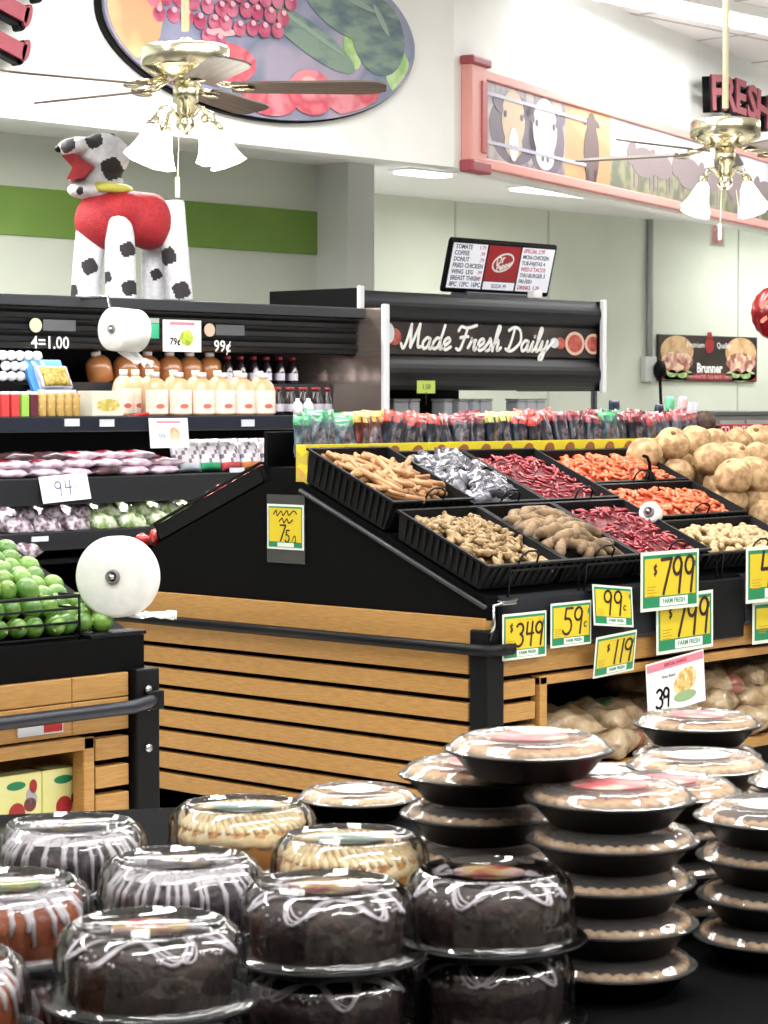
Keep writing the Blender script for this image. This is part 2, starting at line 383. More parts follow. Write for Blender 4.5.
pic('grape_picture', gr, mat('pic_grape', (176, 72, 104), .35, rgb2=(204, 122, 146), scale=9), .0565)
pic('grape_shine', [(x-.018, y+.02, .016, .014, 0) for x, y, *_ in gr], mat('pic_shine', (232, 170, 186), .4), .082)
pic('orange_picture', [(.38, .36, .15, .17, 0), (.60, .42, .2, .1, -.4)], multi('pic_orange2', [(240, 160, 70), (250, 200, 120)], 4, kind='noise'), .058)
pic('cucumber_picture', [(.60, .17, .36, .15, -.25), (.82, .05, .22, .2, -.8), (.30, -.02, .36, .085, -.38)], multi('pic_cuke', [(84, 106, 116), (104, 126, 126), (128, 150, 136)], 5, kind='noise', stretch=(1, 3, 1)), .060)
pic('cucumber_shine', [(.55, .24, .26, .02, -.25), (.27, .03, .3, .014, -.38), (.84, .14, .1, .02, -.9)], mat('pic_cuke_shine', (140, 160, 150), .4), .0625)
pic('tomato_picture', [(-.34, -.22, .24, .11, .1), (-.62, -.26, .13, .1, 0), (.0, -.36, .2, .09, 0), (.30, -.30, .17, .12, 0), (.58, -.31, .17, .09, 0), (.72, -.26, .1, .06, 0)], multi('pic_tomato', [(210, 92, 106), (224, 120, 130), (196, 80, 98), (220, 140, 150)], 5, kind='noise'), .0635)
pic('tomato_shine', [(-.34, -.06, .1, .02, .1), (.28, -.24, .05, .02, 0), (.58, -.27, .05, .015, 0)], mat('pic_shine2', (245, 180, 180), .4), .067)

# cattle banner on the angled fascia
e = empty('cattle_banner', Vector((FX, FY, 0)) + FN*.0, (pi/2, 0, A16), label='long salmon framed banner with cattle pictures on the angled wall', cat='banner')
z0, z1, L = 2.95, 3.52, 7.2; sal = mat('salmon_frame', (216, 150, 142), .5)
b = MB(); b.bbox((.12, z0, 0), (L, z0+.06, .05), .008); b.build('bottom_frame', sal, e); b = MB(); b.bbox((.12, z1-.06, 0), (L, z1, .05), .008); b.build('top_frame', sal, e)
b = MB(); b.bbox((.09, z0-.02, 0), (.30, z1+.02, .07), .01); b.bbox((.22, z0+.08, .068), (.29, z1-.08, .08), .004, 1); b.build('end_post', [sal, mat('dusty_rose', (176, 88, 90), .5)], e)
for za, zb in ((z1-.0, z1+.05), (z0-.04, z0+.03)): MB().bbox((.07, za, 0), (.33, zb, .09), .012).build('end_cap', mat('maroon_paint', (150, 64, 72), .5), e)
zb0, zb1 = z0+.06, z1-.06
b = MB()
b.box((.29, zb0, .02), (1.56, zb1, .03), 0); b.box((1.56, zb0, .02), (2.33, zb1, .03), 1); b.box((2.33, zb0, .02), (L, zb0+.2, .03), 2); b.box((2.33, zb0+.2, .02), (L, zb1, .03), 3)
b.build('picture_panel', [multi('pan_dusk', [(134, 124, 134), (156, 144, 148), (120, 112, 126), (180, 168, 164)], 4, kind='noise'), multi('pan_sunset', [(214, 160, 100), (236, 190, 126), (196, 144, 100)], 1.5, kind='noise'),
    multi('pan_field', [(122, 124, 96), (150, 148, 120), (106, 110, 92)], 6, kind='noise'), multi('pan_sky', [(196, 206, 220), (216, 222, 228), (182, 190, 204)], 2, kind='noise')], e)
def cow_face(b, cx, cy, s, mi_w, mi_d):
    b.ell(cx, cy+.02*s, .17*s, .17*s, .002, mi_w, z=.031); b.ell(cx, cy-.13*s, .13*s, .08*s, .002, mi_w, z=.0315)
    for k in (-1, 1):
        b.ell(cx+k*.22*s, cy+.08*s, .08*s, .035*s, .002, mi_d, z=.0312, rot=k*.4); b.ell(cx+k*.12*s, cy+.04*s, .018*s, .02*s, .002, mi_d, z=.0345)
        b.ell(cx+k*.035*s, cy-.15*s, .014*s, .014*s, .002, mi_d, z=.0345)
b = MB(); b.ell(.78, 3.22, .36, .21, .001, 1, z=.0302); cow_face(b, .76, 3.26, 1.0, 0, 1); b.ell(.76, 3.13, .07, .1, .001, 2, z=.035)
b.ell(1.27, 3.2, .28, .22, .001, 1, z=.0302); cow_face(b, 1.24, 3.25, 1.1, 2, 1); b.build('cow_picture', [mat('cow_tan', (206, 184, 156), .5), mat('cow_dark', (112, 102, 116), .5), mat('cow_white', (226, 224, 226), .5)], e)
b = MB()
for (x0, x1, yy) in ((.30, 1.9, 3.38), (.30, 1.9, 3.10)): b.box((x0, yy, .0368), (x1, yy+.02, .0375))
b.build('fence_picture', mat('fence_pale', (186, 186, 204), .5), e)
b = MB(); x, y = 2.0, 3.19
b.ell(x, y, .13, .2, .002, 0, z=.031, n=20); b.ell(x, y+.17, .075, .09, .002, 0, z=.0312); b.ell(x-.08, y+.2, .06, .02, .002, 0, z=.0314, rot=.3); b.ell(x+.08, y+.2, .06, .02, .002, 0, z=.0314, rot=-.3)
for k in (-.07, .06): b.box((x+k-.025, zb0, .031), (x+k+.025, y-.1, .033))
for k, (cx, s) in enumerate(((2.95, 1.2), (3.3, 1), (3.85, 1.3), (4.3, 1), (4.9, 1.2), (5.6, 1.1), (6.4, 1.2))):
    b.ell(cx, 3.22, .2*s, .085*s, .002, 1, z=.031+k*.0002); b.ell(cx-.2*s, 3.24+.02*s, .08*s, .06*s, .002, 1, z=.0312+k*.0002, rot=.7)
    for dx in (-.15, -.08, .1, .16): b.box((cx+dx*s-.012, 3.04, .031), (cx+dx*s+.012, 3.2, .0325), 1)
b.build('herd_picture', [mat('silhouette', (104, 86, 86), .5), mat('herd_brown', (136, 122, 124), .5)], e)

# little hanging sign under the banner
p = at(717, 232, Y=11.4)
e = empty('hanging_sign', p, FR, label='small red and white card hanging under the cattle banner', cat='sign')
MB().box((-.1, -.12, -.004), (.1, .14, .004)).build('card', paper, e)
MB().box((-.075, -.1, .005), (.075, .12, .007)).build('print', mat('pale_red', (232, 150, 150), .5, rgb2=(245, 205, 205), scale=30), e)
MB().tube([(0, .14, 0), (0, zz-p.z-.005, 0)], .003).build('cord', white, e)

# ================================================================= ceiling fans
bladem = mat('blade_wood', (78, 66, 58), .45, rgb2=(100, 88, 78), scale=5, stretch=(1, 14, 14))
shadeg = mat('frosted_glass_lit', (255, 250, 240), .3, emit=1.9)
def fan(loc, ztop, phase, label):
    e = empty('ceiling_fan', loc, (0, 0, HEAD - pi/2), label=label, cat='ceiling fan', group='ceiling fans')   # local y = away from the viewer
    H = ztop - loc.z
    MB().tube([(0, 0, .1), (0, 0, H-.05)], .014, 12).build('rod', mat('cream_rod', (226, 220, 190), .35), e)
    MB().lathe([(.015, H-.09), (.04, H-.08), (.065, H-.02), (.07, H)], 24).build('ceiling_mount', brass, e)
    MB().lathe([(.0, -.07), (.06, -.07), (.1, -.055), (.135, -.04), (.15, -.03), (.154, -.025), (.154, .035), (.15, .045), (.12, .05), (.03, .055), (.02, .075), (0, .075)], 40).build('motor_housing', brass, e)
    for k in range(5):
        a = phase + 2*pi*k/5; Mx = Rz(math.degrees(a)) @ Matrix.Identity(4)
        # bracket and blade along local +x then turned
        bb = MB(); pts = [(.16, .045), (.2, .055), (.62, .068), (.67, .06), (.70, .035), (.70, -.035), (.67, -.06), (.62, -.068), (.2, -.055), (.16, -.045)]
        bl = bb.poly(pts, .007, M=T((0, 0, -.098)) @ Rx(-11)).build('blade', bladem, e); bl.rotation_euler = (0, 0, a)
        br = MB(); br.tube([(.08, 0, -.06), (.13, 0, -.085), (.2, 0, -.092)], .011, 8); br.lathe([(0, -.004), (.035, -.004), (.04, 0), (.035, .006), (0, .006)], 14, M=T((.205, 0, -.1)) @ Rx(11))
        for s in (-1, 1): br.tube([(.13, 0, -.085), (.17, s*.03, -.09), (.22, s*.035, -.09)], .006, 6)
        br.build('blade_bracket', brass, bl)
    MB().lathe([(0, -.07), (.044, -.075), (.045, -.145), (.03, -.155), (.034, -.18), (.022, -.19), (.034, -.215), (.034, -.235), (.018, -.255), (0, -.26)], 28).build('light_kit_hub', brass, e)
    for k in range(4):
        a = radians(38 + 90*k); dx, dy = cos(a), sin(a)
        ar = MB(); ar.tube([(dx*.03, dy*.03, -.2), (dx*.07, dy*.07, -.165), (dx*.11, dy*.11, -.175), (dx*.125, dy*.125, -.21)], .006, 8)
        ar.lathe([(0, .005), (.016, 0), (.022, -.025), (.02, -.035), (0, -.035)], 14, M=T((dx*.125, dy*.125, -.205)) @ Rz(math.degrees(a)) @ Ry(-24))
        ar = ar.build('lamp_arm', brass, e)
        n = 32
        prof = [(.018, 0), (.026, -.01), (.034, -.04), (.045, -.08), (.056, -.11), (.066, -.126)]
        inner = [(r-.003, z) for r, z in prof[::-1]]
        sh = MB(); sh.lathe(prof + inner, n, M=T((dx*.13, dy*.13, -.236)) @ Rz(math.degrees(a)) @ Ry(-24), wob=lambda t, k: 1 + (.05 if k in (4, 5, 6, 7) else .02)*cos(8*t))
        sh.ball((0, 0, -.06), (.02, .02, .03), M=T((dx*.13, dy*.13, -.236)) @ Rz(math.degrees(a)) @ Ry(-24))
        sh.build('lamp_shade', shadeg, e)
        l = bpy.data.lights.new('bulb', 'POINT'); l.energy = 3; l.shadow_soft_size = .06; l.color = (1, .93, .82)
        lo = bpy.data.objects.new('bulb', l); C.objects.link(lo); lo.parent = e; lo.location = (dx*.19, dy*.19, -.42)
    for (x, y, zz_, r) in ((-.02, -.04, -.43, .008), (.045, -.03, -.35, .005)):
        c = MB(); c.tube([(x, y, -.26), (x*1.3, y, zz_)], .0018, 6); c.tube([(x*1.3, y, zz_+.02), (x*1.3, y, zz_-.05 if r > .006 else zz_-.02)], r, 8); c.build('pull_chain', mat('cream_chain', (220, 212, 190), .4), e)
    return e
fan(P((187-384)/FPX*8.25, 8.25, 2.79), ZC, radians(90-90), 'brass ceiling fan with four lit glass shades in front of the oval sign')
fan(P((723-384)/FPX*10.4, 10.4, 2.79), ZC, radians(8), 'brass ceiling fan with lit glass shades at the right edge, before the cattle banner')
# ================================================================= wall conduit, poster, wall cooler
q0 = at(647, 368, Y=WR)
e = empty('wall_outlet', (q0.x, WR, q0.z), FR, label='grey conduit running down the pale wall to an outlet box with a black plug', cat='electrical outlet')
MB().tube([(0, .05, .03), (0, 3.2-q0.z, .03)], .028, 10).build('conduit', mat('conduit_grey', (168, 170, 172), .5), e)
MB().bbox((-.1, -.12, 0), (.07, .1, .06), .01).build('outlet_box', mat('box_grey', (196, 198, 196), .5), e)
b = MB(); b.ball((.07, -.02, .09), (.07, .09, .05)); b.tube([(.07, -.08, .09), (.1, -.3, .08), (.16, -.55, .08), (.18, -.9, .08)], .014, 8); b.build('power_cord', black, e)
a = at(659, 334, Y=WR-.03); c = at(757, 382, Y=WR-.03); pw, ph = c.x-a.x, a.z-c.z
e = empty('deli_poster', ((a.x+c.x)/2, WR, (a.z+c.z)/2), FR, label='long dark wall poster with two sandwiches and a red bottom band', cat='poster')
b = MB(); b.bbox((-pw/2, -ph/2, 0), (pw/2, ph/2, .03), .004); b.build('panel', mat('poster_dark', (42, 34, 32), .4, rgb2=(64, 50, 44), scale=3), e)
MB().box((-pw/2+.01, -ph/2+.01, .03), (pw/2-.01, -ph/2+.075, .033)).build('bottom_band', mat('poster_red', (140, 44, 46), .5), e)
bun = mat('bun_print', (214, 182, 138), .5, rgb2=(190, 150, 106), scale=12); fil = multi('filling_print', [(196, 132, 110), (226, 200, 170), (150, 96, 80), (206, 160, 150)], 22)
grn = mat('lettuce_print', (130, 168, 96), .5, rgb2=(190, 206, 150), scale=20)
for sx in (-1, 1):
    b = MB(); cx = sx*(pw/2-.27)
    b.ell(cx, -.15, .25, .055, .002, 2, z=.031, n=16); b.ell(cx, .06, .25, .14, .002, 0, z=.0312); b.ell(cx, -.03, .24, .09, .002, 1, z=.032)
    b.ell(cx, -.09, .18, .05, .002, 1, z=.0325); b.ell(cx-.08, -.14, .07, .035, .001, 2, z=.0335); b.ell(cx+.08, -.145, .08, .035, .001, 2, z=.0335)
    b.build('sandwich_picture', [bun, fil, grn], e)
b = MB(); b.ell(0, .12, .07, .07, .002, 0, z=.031); b.poly([(-.05, .18), (.05, .18), (.03, .24), (-.03, .24)], .002, 0, T((0, 0, .031))); b.build('emblem', mat('emblem_red', (150, 40, 38), .5), e)
text('lettering', 'Premium', .075, paper, e, (-.22, .12, .035)); text('lettering', 'Quality', .075, paper, e, (.22, .12, .035))
text('lettering', 'Brunner', .12, paper, e, (0, -.09, .033), bold=.004)
text('lettering', 'OVEN ROASTED  DELI MEATS  CHEESE', .042, mat('pale_red', (232, 150, 150)), e, (0, -ph/2+.04, .0335))

# ---- open wall cooler with groceries
CX1 = 9.53
e = empty('wall_cooler', (7.5, 9.3, 0), label='long black open wall cooler stocked with juice, packaged meat and salad bags', cat='refrigerated display'); inv = T((-7.5, -9.3, 0))
x0 = 5.2
b = MB(); b.box((x0, 9.72, .0), (CX1, 9.85, 2.11), 0, inv); b.box((x0, 8.9, 0), (CX1, 9.75, .3), 0, inv); b.build('cabinet_body', black, e)
b = MB(); b.bbox((x0, 9.0, 2.065), (CX1, 9.85, 2.12), .006, 0, inv); b.build('top_slab', charcoal, e)
b = MB()
for k in range(7): b.prism([(9.07-.012*(k%2), 1.865+k*.0286), (9.05, 1.89+k*.0286), (9.2, 1.89+k*.0286), (9.2, 1.865+k*.0286)], x0, CX1-.02, 'x', 0, inv)
b.box((x0, 9.08, 1.865), (CX1-.02, 9.3, 2.06), 0, inv); b.build('canopy_louvers', mat('louver_black', (30, 31, 35), .45), e)
SH = [(1.53, 8.87, .075), (1.235, 8.87, .13), (.975, 8.87, .09), (.66, 8.8, .12)]
for z, y, hh in SH:
    b = MB(); b.box((x0, y+.03, z-.03), (CX1-.03, 9.72, z), 0, inv); b.bbox((x0, y, z-hh), (CX1-.03, y+.03, z), .006, 1, inv); b.build('shelf', [black, navy if hh < .08 else mat('rail_black', (30, 32, 36), .4)], e)
b = MB(); b.box((x0, 9.25, 1.53), (CX1-.03, 9.27, 1.68), 0, inv); b.box((x0, 9.25, 1.68), (CX1-.03, 9.72, 1.70), 0, inv); b.build('riser_step', mat('riser_black', (30, 32, 36), .4), e)  # step added to carry the jugs that stand in for a reflection
prof = [(8.85, 1.36), (8.85, 2.13), (9.85, 2.13), (9.85, 0), (8.85, 0)]
b = MB(); b.prism([(8.88, 0), (8.88, 2.12), (9.85, 2.12), (9.85, 0)], CX1-.03, CX1, 'x', 0, inv); b.build('end_panel', mat('mirror_panel', (214, 196, 186), .14, .85), e)
b = MB(); b.bbox((CX1-.035, 8.85, 0), (CX1+.01, 8.88, 2.14), .008, 0, inv); b.build('end_trim', mat('trim_white', (222, 224, 228), .4), e)
for x_, y_, z_, w_, d_, en in ((7.4, 9.12, 1.85, 4.1, .06, 11), (7.4, 9.0, 1.44, 4.1, .05, 7), (7.4, 9.0, 1.09, 4.1, .05, 6)):   # the case's own lamps
    l = bpy.data.lights.new('case_lamp', 'AREA'); l.shape = 'RECTANGLE'; l.size = w_; l.size_y = d_; l.energy = en; l.color = (1, .97, .93)
    lo = bpy.data.objects.new('case_lamp', l); C.objects.link(lo); lo.location = (x_, y_, z_); lo.rotation_euler = (radians(15), 0, 0)
# header tags: painted price cards
def htag(px, py, s, name, col):
    p = at(px, py, Y=9.045); t = empty('header_tag', p-Vector((7.5, 9.3, 0)), FR); t.parent = e
    text('price_text', s, .085, mat('tag_white', (238, 238, 238)), t, (0, -.03, .002), bold=.001)
    c = MB(); c.ell(-.09, .055, .038, .035, .004, 0, n=16); c.bbox((-.045, .03, 0), (.16, .085, .004), .002, 1); c.build('picture_strip', [col, mat('tag_dark', (90, 92, 96), .5)], t); return t
htag(50, 337, '4=1.00', 'tag', mat('tag_pale', (196, 206, 170), .5)); htag(222, 341, '99¢', 'tag', mat('tag_tan', (206, 180, 160), .5))
b = MB()
for px, py in ((72, 418.5), (107, 419), (248, 419)): q = at(px, py+4, Y=8.865); b.box((q.x-.045, 8.862, q.z-.018), (q.x+.045, 8.869, q.z+.018), 0, inv)
for px, py in ((40, 539), (237, 470)): q = at(px, py, Y=8.865); b.box((q.x-.05, 8.862, q.z-.012), (q.x+.05, 8.869, q.z+.012), 0, inv)
b.build('shelf_tag', mat('tag_grey', (206, 210, 220), .5), e)

# ---- product makers
def jug(name='juice_jug', liquid=None, label=True):
    o = empty(name)
    b = MB(); pr = [(0, 0), (.05, 0), (.058, .01), (.059, .1), (.058, .135), (.051, .162), (.036, .184), (.019, .195), (.019, .2), (0, .2)]
    b.lathe(pr, 20, M=Matrix.Diagonal((1, .86, 1, 1))); b.build('bottle', liquid, o)
    MB().lathe([(.0, .226), (.019, .226), (.021, .222), (.021, .198), (0, .198)], 16).build('cap', white, o)
    if label:
        m = MB(); vs = []; n = 10
        for i in range(n+1):
            a = radians(-155+130*i/n); vs.append((.0593*cos(a), .0593*.86*sin(a)))
        for k, (za, zb) in enumerate(((.012, .135),)):
            m.add([(x*1.0, y, za) for x, y in vs]+[(x*(1 if i > 2 and i < 8 else .99), y, zb) for i, (x, y) in enumerate(vs)], [(i, i+1, n+2+i, n+1+i) for i in range(n)], 0, True)
        m.ell(.0, .05, .02, .012, .001, 1, T((0, -.0515, 0)) @ Rx(90), n=14); m.build('label', [mat('juice_label', (240, 222, 206), .5, rgb2=(246, 234, 224), scale=30), mat('juice_mark', (212, 110, 96), .5)], o)
    return o
juicem = mat('juice_peach', (232, 176, 130), .3, rgb2=(238, 196, 156), scale=8, coat=.6)
amber = mat('juice_amber', (186, 126, 76), .3, rgb2=(166, 96, 52), scale=8, coat=.6)
j0 = jug('juice_jug', juicem); jt = tree(j0); first = True
for i, px in enumerate((158, 182, 205, 226, 246, 266)):
    o = j0 if first else copy_tree(j0, jt); first = False; p = at(px-2, 415, Y=8.96)
    put(o, (p.x, 8.97, 1.53), (0, 0, radians(-12)), scale=(1.22, 1.15, .98)); tag(o, 'large peach coloured juice jug, %s in the front row of the top shelf' % ['leftmost', 'second from left', 'third from left', 'third from right', 'second from right', 'rightmost'][i], 'juice jug', 'peach juice jugs')
for i, px in enumerate((126, 138, 152, 176, 198, 220, 240, 262)):
    o = copy_tree(j0, jt); p = at(px, 400, Y=9.13); put(o, (p.x, 9.15, 1.53), (0, 0, radians(-8)), 'peach juice jug standing in the row behind the front juice jugs', 'peach juice jugs behind', scale=(1.1, .8, 1.04))
ja = jug('mirrored_jug', amber, False); at_ = tree(ja)  # amber jugs shaped in place of the reflection in the mirrored top
for i, px in enumerate((104, 128, 150, 172, 192, 212)):
    o = ja if i == 0 else copy_tree(ja, at_); p = at(px, 372, Y=9.4); put(o, (p.x, 9.42, 1.70), (0, radians(-14 if i < 1 else 0), 0), scale=(1.25, 1.2, .74)); tag(o, 'amber jug with white cap standing in for a mirror reflection of the jugs', 'juice jug', 'amber jugs standing in for a reflection')
# dark bottles right of the jugs
db = empty('sauce_bottle'); MB().lathe([(0, 0), (.026, 0), (.028, .01), (.028, .085), (.014, .115), (.012, .135), (0, .135)], 14).build('bottle', mat('dark_bottle', (30, 22, 28), .2, coat=.6), db)
MB().lathe([(.0285, .02), (.0288, .06)], 14).build('label', mat('bottle_label', (196, 190, 204), .5), db); MB().lathe([(0, .15), (.014, .15), (.015, .133), (0, .133)], 12).build('cap', mat('cap_red', (150, 44, 54), .4), db)
dt = tree(db); k = 0
for r, (yy, zz_, xs, xe) in enumerate(((8.95, 1.53, 279, 330), (9.06, 1.53, 275, 330), (9.34, 1.70, 228, 300), (9.46, 1.70, 226, 300))):
    px = xs
    while px < xe:
        o = db if k == 0 else copy_tree(db, dt); p = at(px, 390, Y=yy); k += 1
        if p.x > CX1-.08: break
        put(o, (p.x, yy, zz_), (0, 0, 0)); tag(o, 'small dark sauce bottle with red cap and pale label right of the juice jugs' if r < 2 else 'dark bottle on the back step near the mirrored cooler end', 'bottle', 'dark bottles on the front shelf' if r < 2 else 'dark bottles on the back step'); px += 13
for i, px in enumerate((300, 311)):
    p = at(px, 400, Y=8.90); o = MB().ball((0, 0, .035), (.032, .03, .045)).lathe([(0, .09), (.012, .088), (.014, .07), (0, .07)], 10).build('white_jar', white, None, (p.x, 8.92, 1.53)); tag(o, '%s of the two small white jars before the dark bottles' % ('left', 'right')[i], 'jar', 'small white jars')
# cans and packs at the left end of the top shelf
can_cols = [((212, 66, 66), 'red'), ((212, 66, 66), 'red'), ((150, 190, 84), 'green'), ((92, 36, 50), 'dark red'), ((196, 160, 92), 'tan'), ((196, 160, 92), 'tan'), ((196, 160, 92), 'tan'), ((196, 160, 92), 'tan'), ((196, 160, 92), 'tan')]
for i, px in enumerate((4, 14, 24, 33, 43, 52, 61, 69, 77)):
    p = at(px, 405, Y=8.93); c, nm = can_cols[i]
    o = empty('drink_can' if i > 3 else 'juice_box', (p.x, 8.94, 1.53)); s = .0225
    if i > 3: MB().lathe([(0, 0), (s*.9, 0), (s, .006), (s, .10), (s*.85, .112), (0, .11)], 18).build('can', mat('can_'+nm, c, .35, rgb2=(226, 204, 150), scale=40, lo=.5, hi=.7), o); MB().lathe([(0, .114), (s*.8, .114), (s*.86, .11), (0, .1105)], 16).build('lid', chrome, o)
    else: MB().bbox((-s, -s, 0), (s, s, .105), .003).build('carton', mat('carton_'+nm, c, .45), o); MB().bbox((-s*.95, -s*.95, .105), (s*.95, s*.95, .12), .003).build('top_fold', white, o)
    tag(o, {'red': 'red juice box at the far left of the cooler top shelf', 'green': 'green juice box beside the two red ones', 'dark red': 'dark red juice box between green box and tan cans', 'tan': 'tan drink can in the front row left of the white carton'}[nm], 'can' if i > 3 else 'juice box', 'cans and boxes at the left end, ' + nm)
p = at(103, 405, Y=8.95); o = empty('pastry_carton', (p.x, 8.97, 1.53)); MB().bbox((-.10, -.06, 0), (.10, .06, .125), .004).build('box', mat('cream_box', (238, 232, 214), .5), o)
b = MB(); b.ell(.0, .055, .075, .03, .001, 0, T((0, -.0605, 0)) @ Rx(90), n=20); b.build('food_picture', multi('food_print', [(226, 200, 110), (240, 220, 150), (206, 190, 90)], 50), o); tag(o, 'low cream carton with yellow food picture beside the tan cans', 'carton')
p = at(140, 412, Y=8.9); o = MB().bbox((-.05, -.02, 0), (.05, .02, .012), .003).build('price_strip', red, None, (p.x, 8.905, 1.53)); o.rotation_euler = (0, radians(-7), 0); tag(o, 'small red shelf strip lying in front of the leftmost juice jug', 'shelf strip')
# stacked white cups upper left
cup = empty('cream_cup'); MB().lathe([(0, -.05), (.026, -.05), (.031, .04), (.033, .05), (0, .05)], 18, M=Rz(-47) @ Rx(90)).build('cup', white, cup); MB().lathe([(.0, .056), (.018, .054), (.033, .052), (.034, .047)], 18, M=Rz(-47) @ Rx(90)).build('lid', mat('lid_grey', (205, 208, 216), .35), cup)
ct = tree(cup); k = 0
for r in range(3):
    for i in range(5):
        p = at(-4+i*8.5+(r % 2)*3, 366-r*9.5, Y=9.2); o = cup if k == 0 else copy_tree(cup, ct); k += 1
        put(o, (p.x, 9.14, 1.725+r*.05), scale=(.72, .8, .72)); tag(o, 'small round white tub stacked on its side at the upper left of the cooler', 'tub', 'white tubs stacked in the cooler')
MB_ = MB().box((-.16, -.06, 0), (.16, .06, .16))
p = at(20, 372, Y=9.2); o = MB().bbox((-.24, -.05, 0), (.2, .1, .155), .004).build('tub_rack', black, None, (p.x, 9.17, 1.53)); tag(o, 'black rack under the stacked white tubs', 'rack')
# blue box with noodle tray
p = at(52, 385, Y=9.05); o = empty('noodle_package', (p.x, 9.06, 1.665), (radians(62), 0, 0), label='blue package with a tray of yellow noodles tilted above the tan cans', cat='package')
MB().bbox((-.12, -.03, -.01), (.11, .155, .015), .004).build('blue_backing', mat('package_blue', (60, 128, 214), .4), o)
MB().bbox((-.085, -.02, .015), (.105, .105, .05), .01).build('tray', clear('tray_film', milk=.35), o); MB().pillow(.17, .11, .05, M=T((.01, .042, .05))).build('noodles', mat('noodles', (216, 190, 96), .5, rgb2=(176, 150, 80), scale=60, kind='voronoi', bump=.5), o)
b = MB(); b.tube([(0, -.03, -.08), (0, -.03, 0)], .008); b.bbox((-.1, -.04, -.14), (.1, .0, -.12), .003); 
o2 = MB().bbox((-.11, -.05, 0), (.12, .05, .13), .004).build('display_riser', mat('pale_box', (214, 220, 228), .5), None, (p.x+.01, 9.07, 1.53)); tag(o2, 'pale display box holding up the blue noodle package', 'box')
# packaged meat on shelf two (left) : flat pink-white packs
packm = [mat('pack_white', (226, 212, 222), .25, rgb2=(196, 164, 184), scale=18, coat=.6, bump=.3), mat('pack_red', (168, 40, 60), .3, coat=.5), mat('pack_dark', (92, 64, 70), .3, rgb2=(60, 40, 46), scale=20, coat=.6)]
k = 0
for row, (z, y) in enumerate(((1.235, 8.98), (1.275, 9.0), (1.31, 9.05))):
    for i, px in enumerate((8, 42, 72, 100, 130, 160)):
        if row == 2 and i in (0, 1): mi = 2
        else: mi = 2 if (row == 0 and i in (3,)) else 0
        if row == 2 and i == 5: continue
        p = at(px+row*4-4, 470, Y=y); pw_ = .185
        b = MB(); b.pillow(pw_, .2, .05, M=T((0, 0, .022)), seed=k, mfun=(lambda u, v, mi=mi: 1 if (mi == 0 and u > .12 and u < .34 and v < .6 and v > .1 and row > 0) else mi)); o = b.build('meat_pack', packm, None, (p.x, y, z)); o.rotation_euler = (0, radians(U(-3, 3)), radians(U(-8, 8)))
        tag(o, ['pink and white meat pack in the bottom layer on the second shelf', 'pink and white meat pack in the middle layer on the second shelf', 'meat pack with red print on the top layer of the second shelf'][row], 'meat package', 'meat packs layer %s' % ['bottom', 'middle', 'top'][row]); k += 1
# standing bags right of the hanging card
for i, (px, col, nm, w_) in enumerate(((188, (206, 214, 226), 'pale blue', .14), (208, (60, 170, 120), 'green', .15), (229, (206, 84, 92), 'red', .15), (249, (206, 130, 80), 'orange', .14), (271, (226, 208, 80), 'yellow', .16), (293, (226, 120, 130), 'pink', .14))):
    p = at(px, 460, Y=8.97); b = MB(); b.pillow(w_, .175, .055, M=Rx(90-14) @ T((0, .0875, 0)), seed=i+30, mfun=lambda u, v: 1 if v < .25 else (2 if ((int(v*8)*3+int(u*8)*5) % 4 == 1 and v < .95) else 0)); o = b.build('snack_bag', [mat('bag_white', (218, 214, 220), .3, coat=.5), mat('bagfoot_'+nm.replace(' ', '_'), col, .4), mat('bag_print', (122, 112, 126), .5)], None, (p.x, 8.95, 1.24)); o.rotation_euler = (0, 0, radians(U(-12, 12)))
    tag(o, 'white standing bag with %s foot on the second cooler shelf' % nm, 'bag', 'standing bags on the second shelf')
    o = bpy.data.objects.new('snack_bag', o.data); C.objects.link(o); put(o, (p.x+.05, 9.06, 1.24), (0, 0, 0)); tag(o, 'white standing bag with %s foot in the back row of the second shelf' % nm, 'bag', 'standing bags in the back row')
# salad bags on shelf three
sal_m = {'dark': mat('salad_dark', (110, 84, 96), .3, rgb2=(206, 200, 212), scale=34, lo=.42, hi=.6, coat=.7, bump=.6), 'green': mat('salad_green', (122, 150, 84), .3, rgb2=(222, 228, 208), scale=26, lo=.42, hi=.64, coat=.7, bump=.6)}
k = 0
for row, (z, y) in enumerate(((.975, 8.97), (1.035, 9.03))):
    for i, (px, nm) in enumerate(((12, 'dark'), (40, 'dark'), (68, 'dark'), (96, 'green'), (126, 'green'), (154, 'green'), (186, 'green'), (214, 'green'))):
        p = at(px+row*5, 520, Y=y); b = MB(); b.pillow(.165, .2, .1, M=T((0, 0, .04)) @ Rx(20), seed=k+60, nz=.3); o = b.build('salad_bag', sal_m[nm], None, (p.x, y, z)); o.rotation_euler = (0, 0, radians(U(-15, 15))); k += 1
        tag(o, ('purple cabbage bag in the %s layer at the left of the third shelf' if nm == 'dark' else 'green salad bag in the %s layer of the third shelf') % ('lower', 'upper')[row], 'salad bag', nm + ' salad bags')
for i, px in enumerate((4, 22)):
    p = at(px, 553, Y=8.9); b = MB(); b.pillow(.16, .18, .09, M=T((0, 0, .045)), seed=i+90); o = b.build('salad_bag', sal_m['dark'], None, (p.x, 8.92, .845)); 
    tag(o, 'dark salad bag below the third shelf, left of the lime pile', 'salad bag', 'lowest dark salad bags')
o = MB().box((-1.2, -.1, 0), (1.0, .3, .02)).build('lower_deck', black, None, (6.9, 8.95, .822)); tag(o, 'narrow black deck under the lowest dark salad bags', 'shelf')

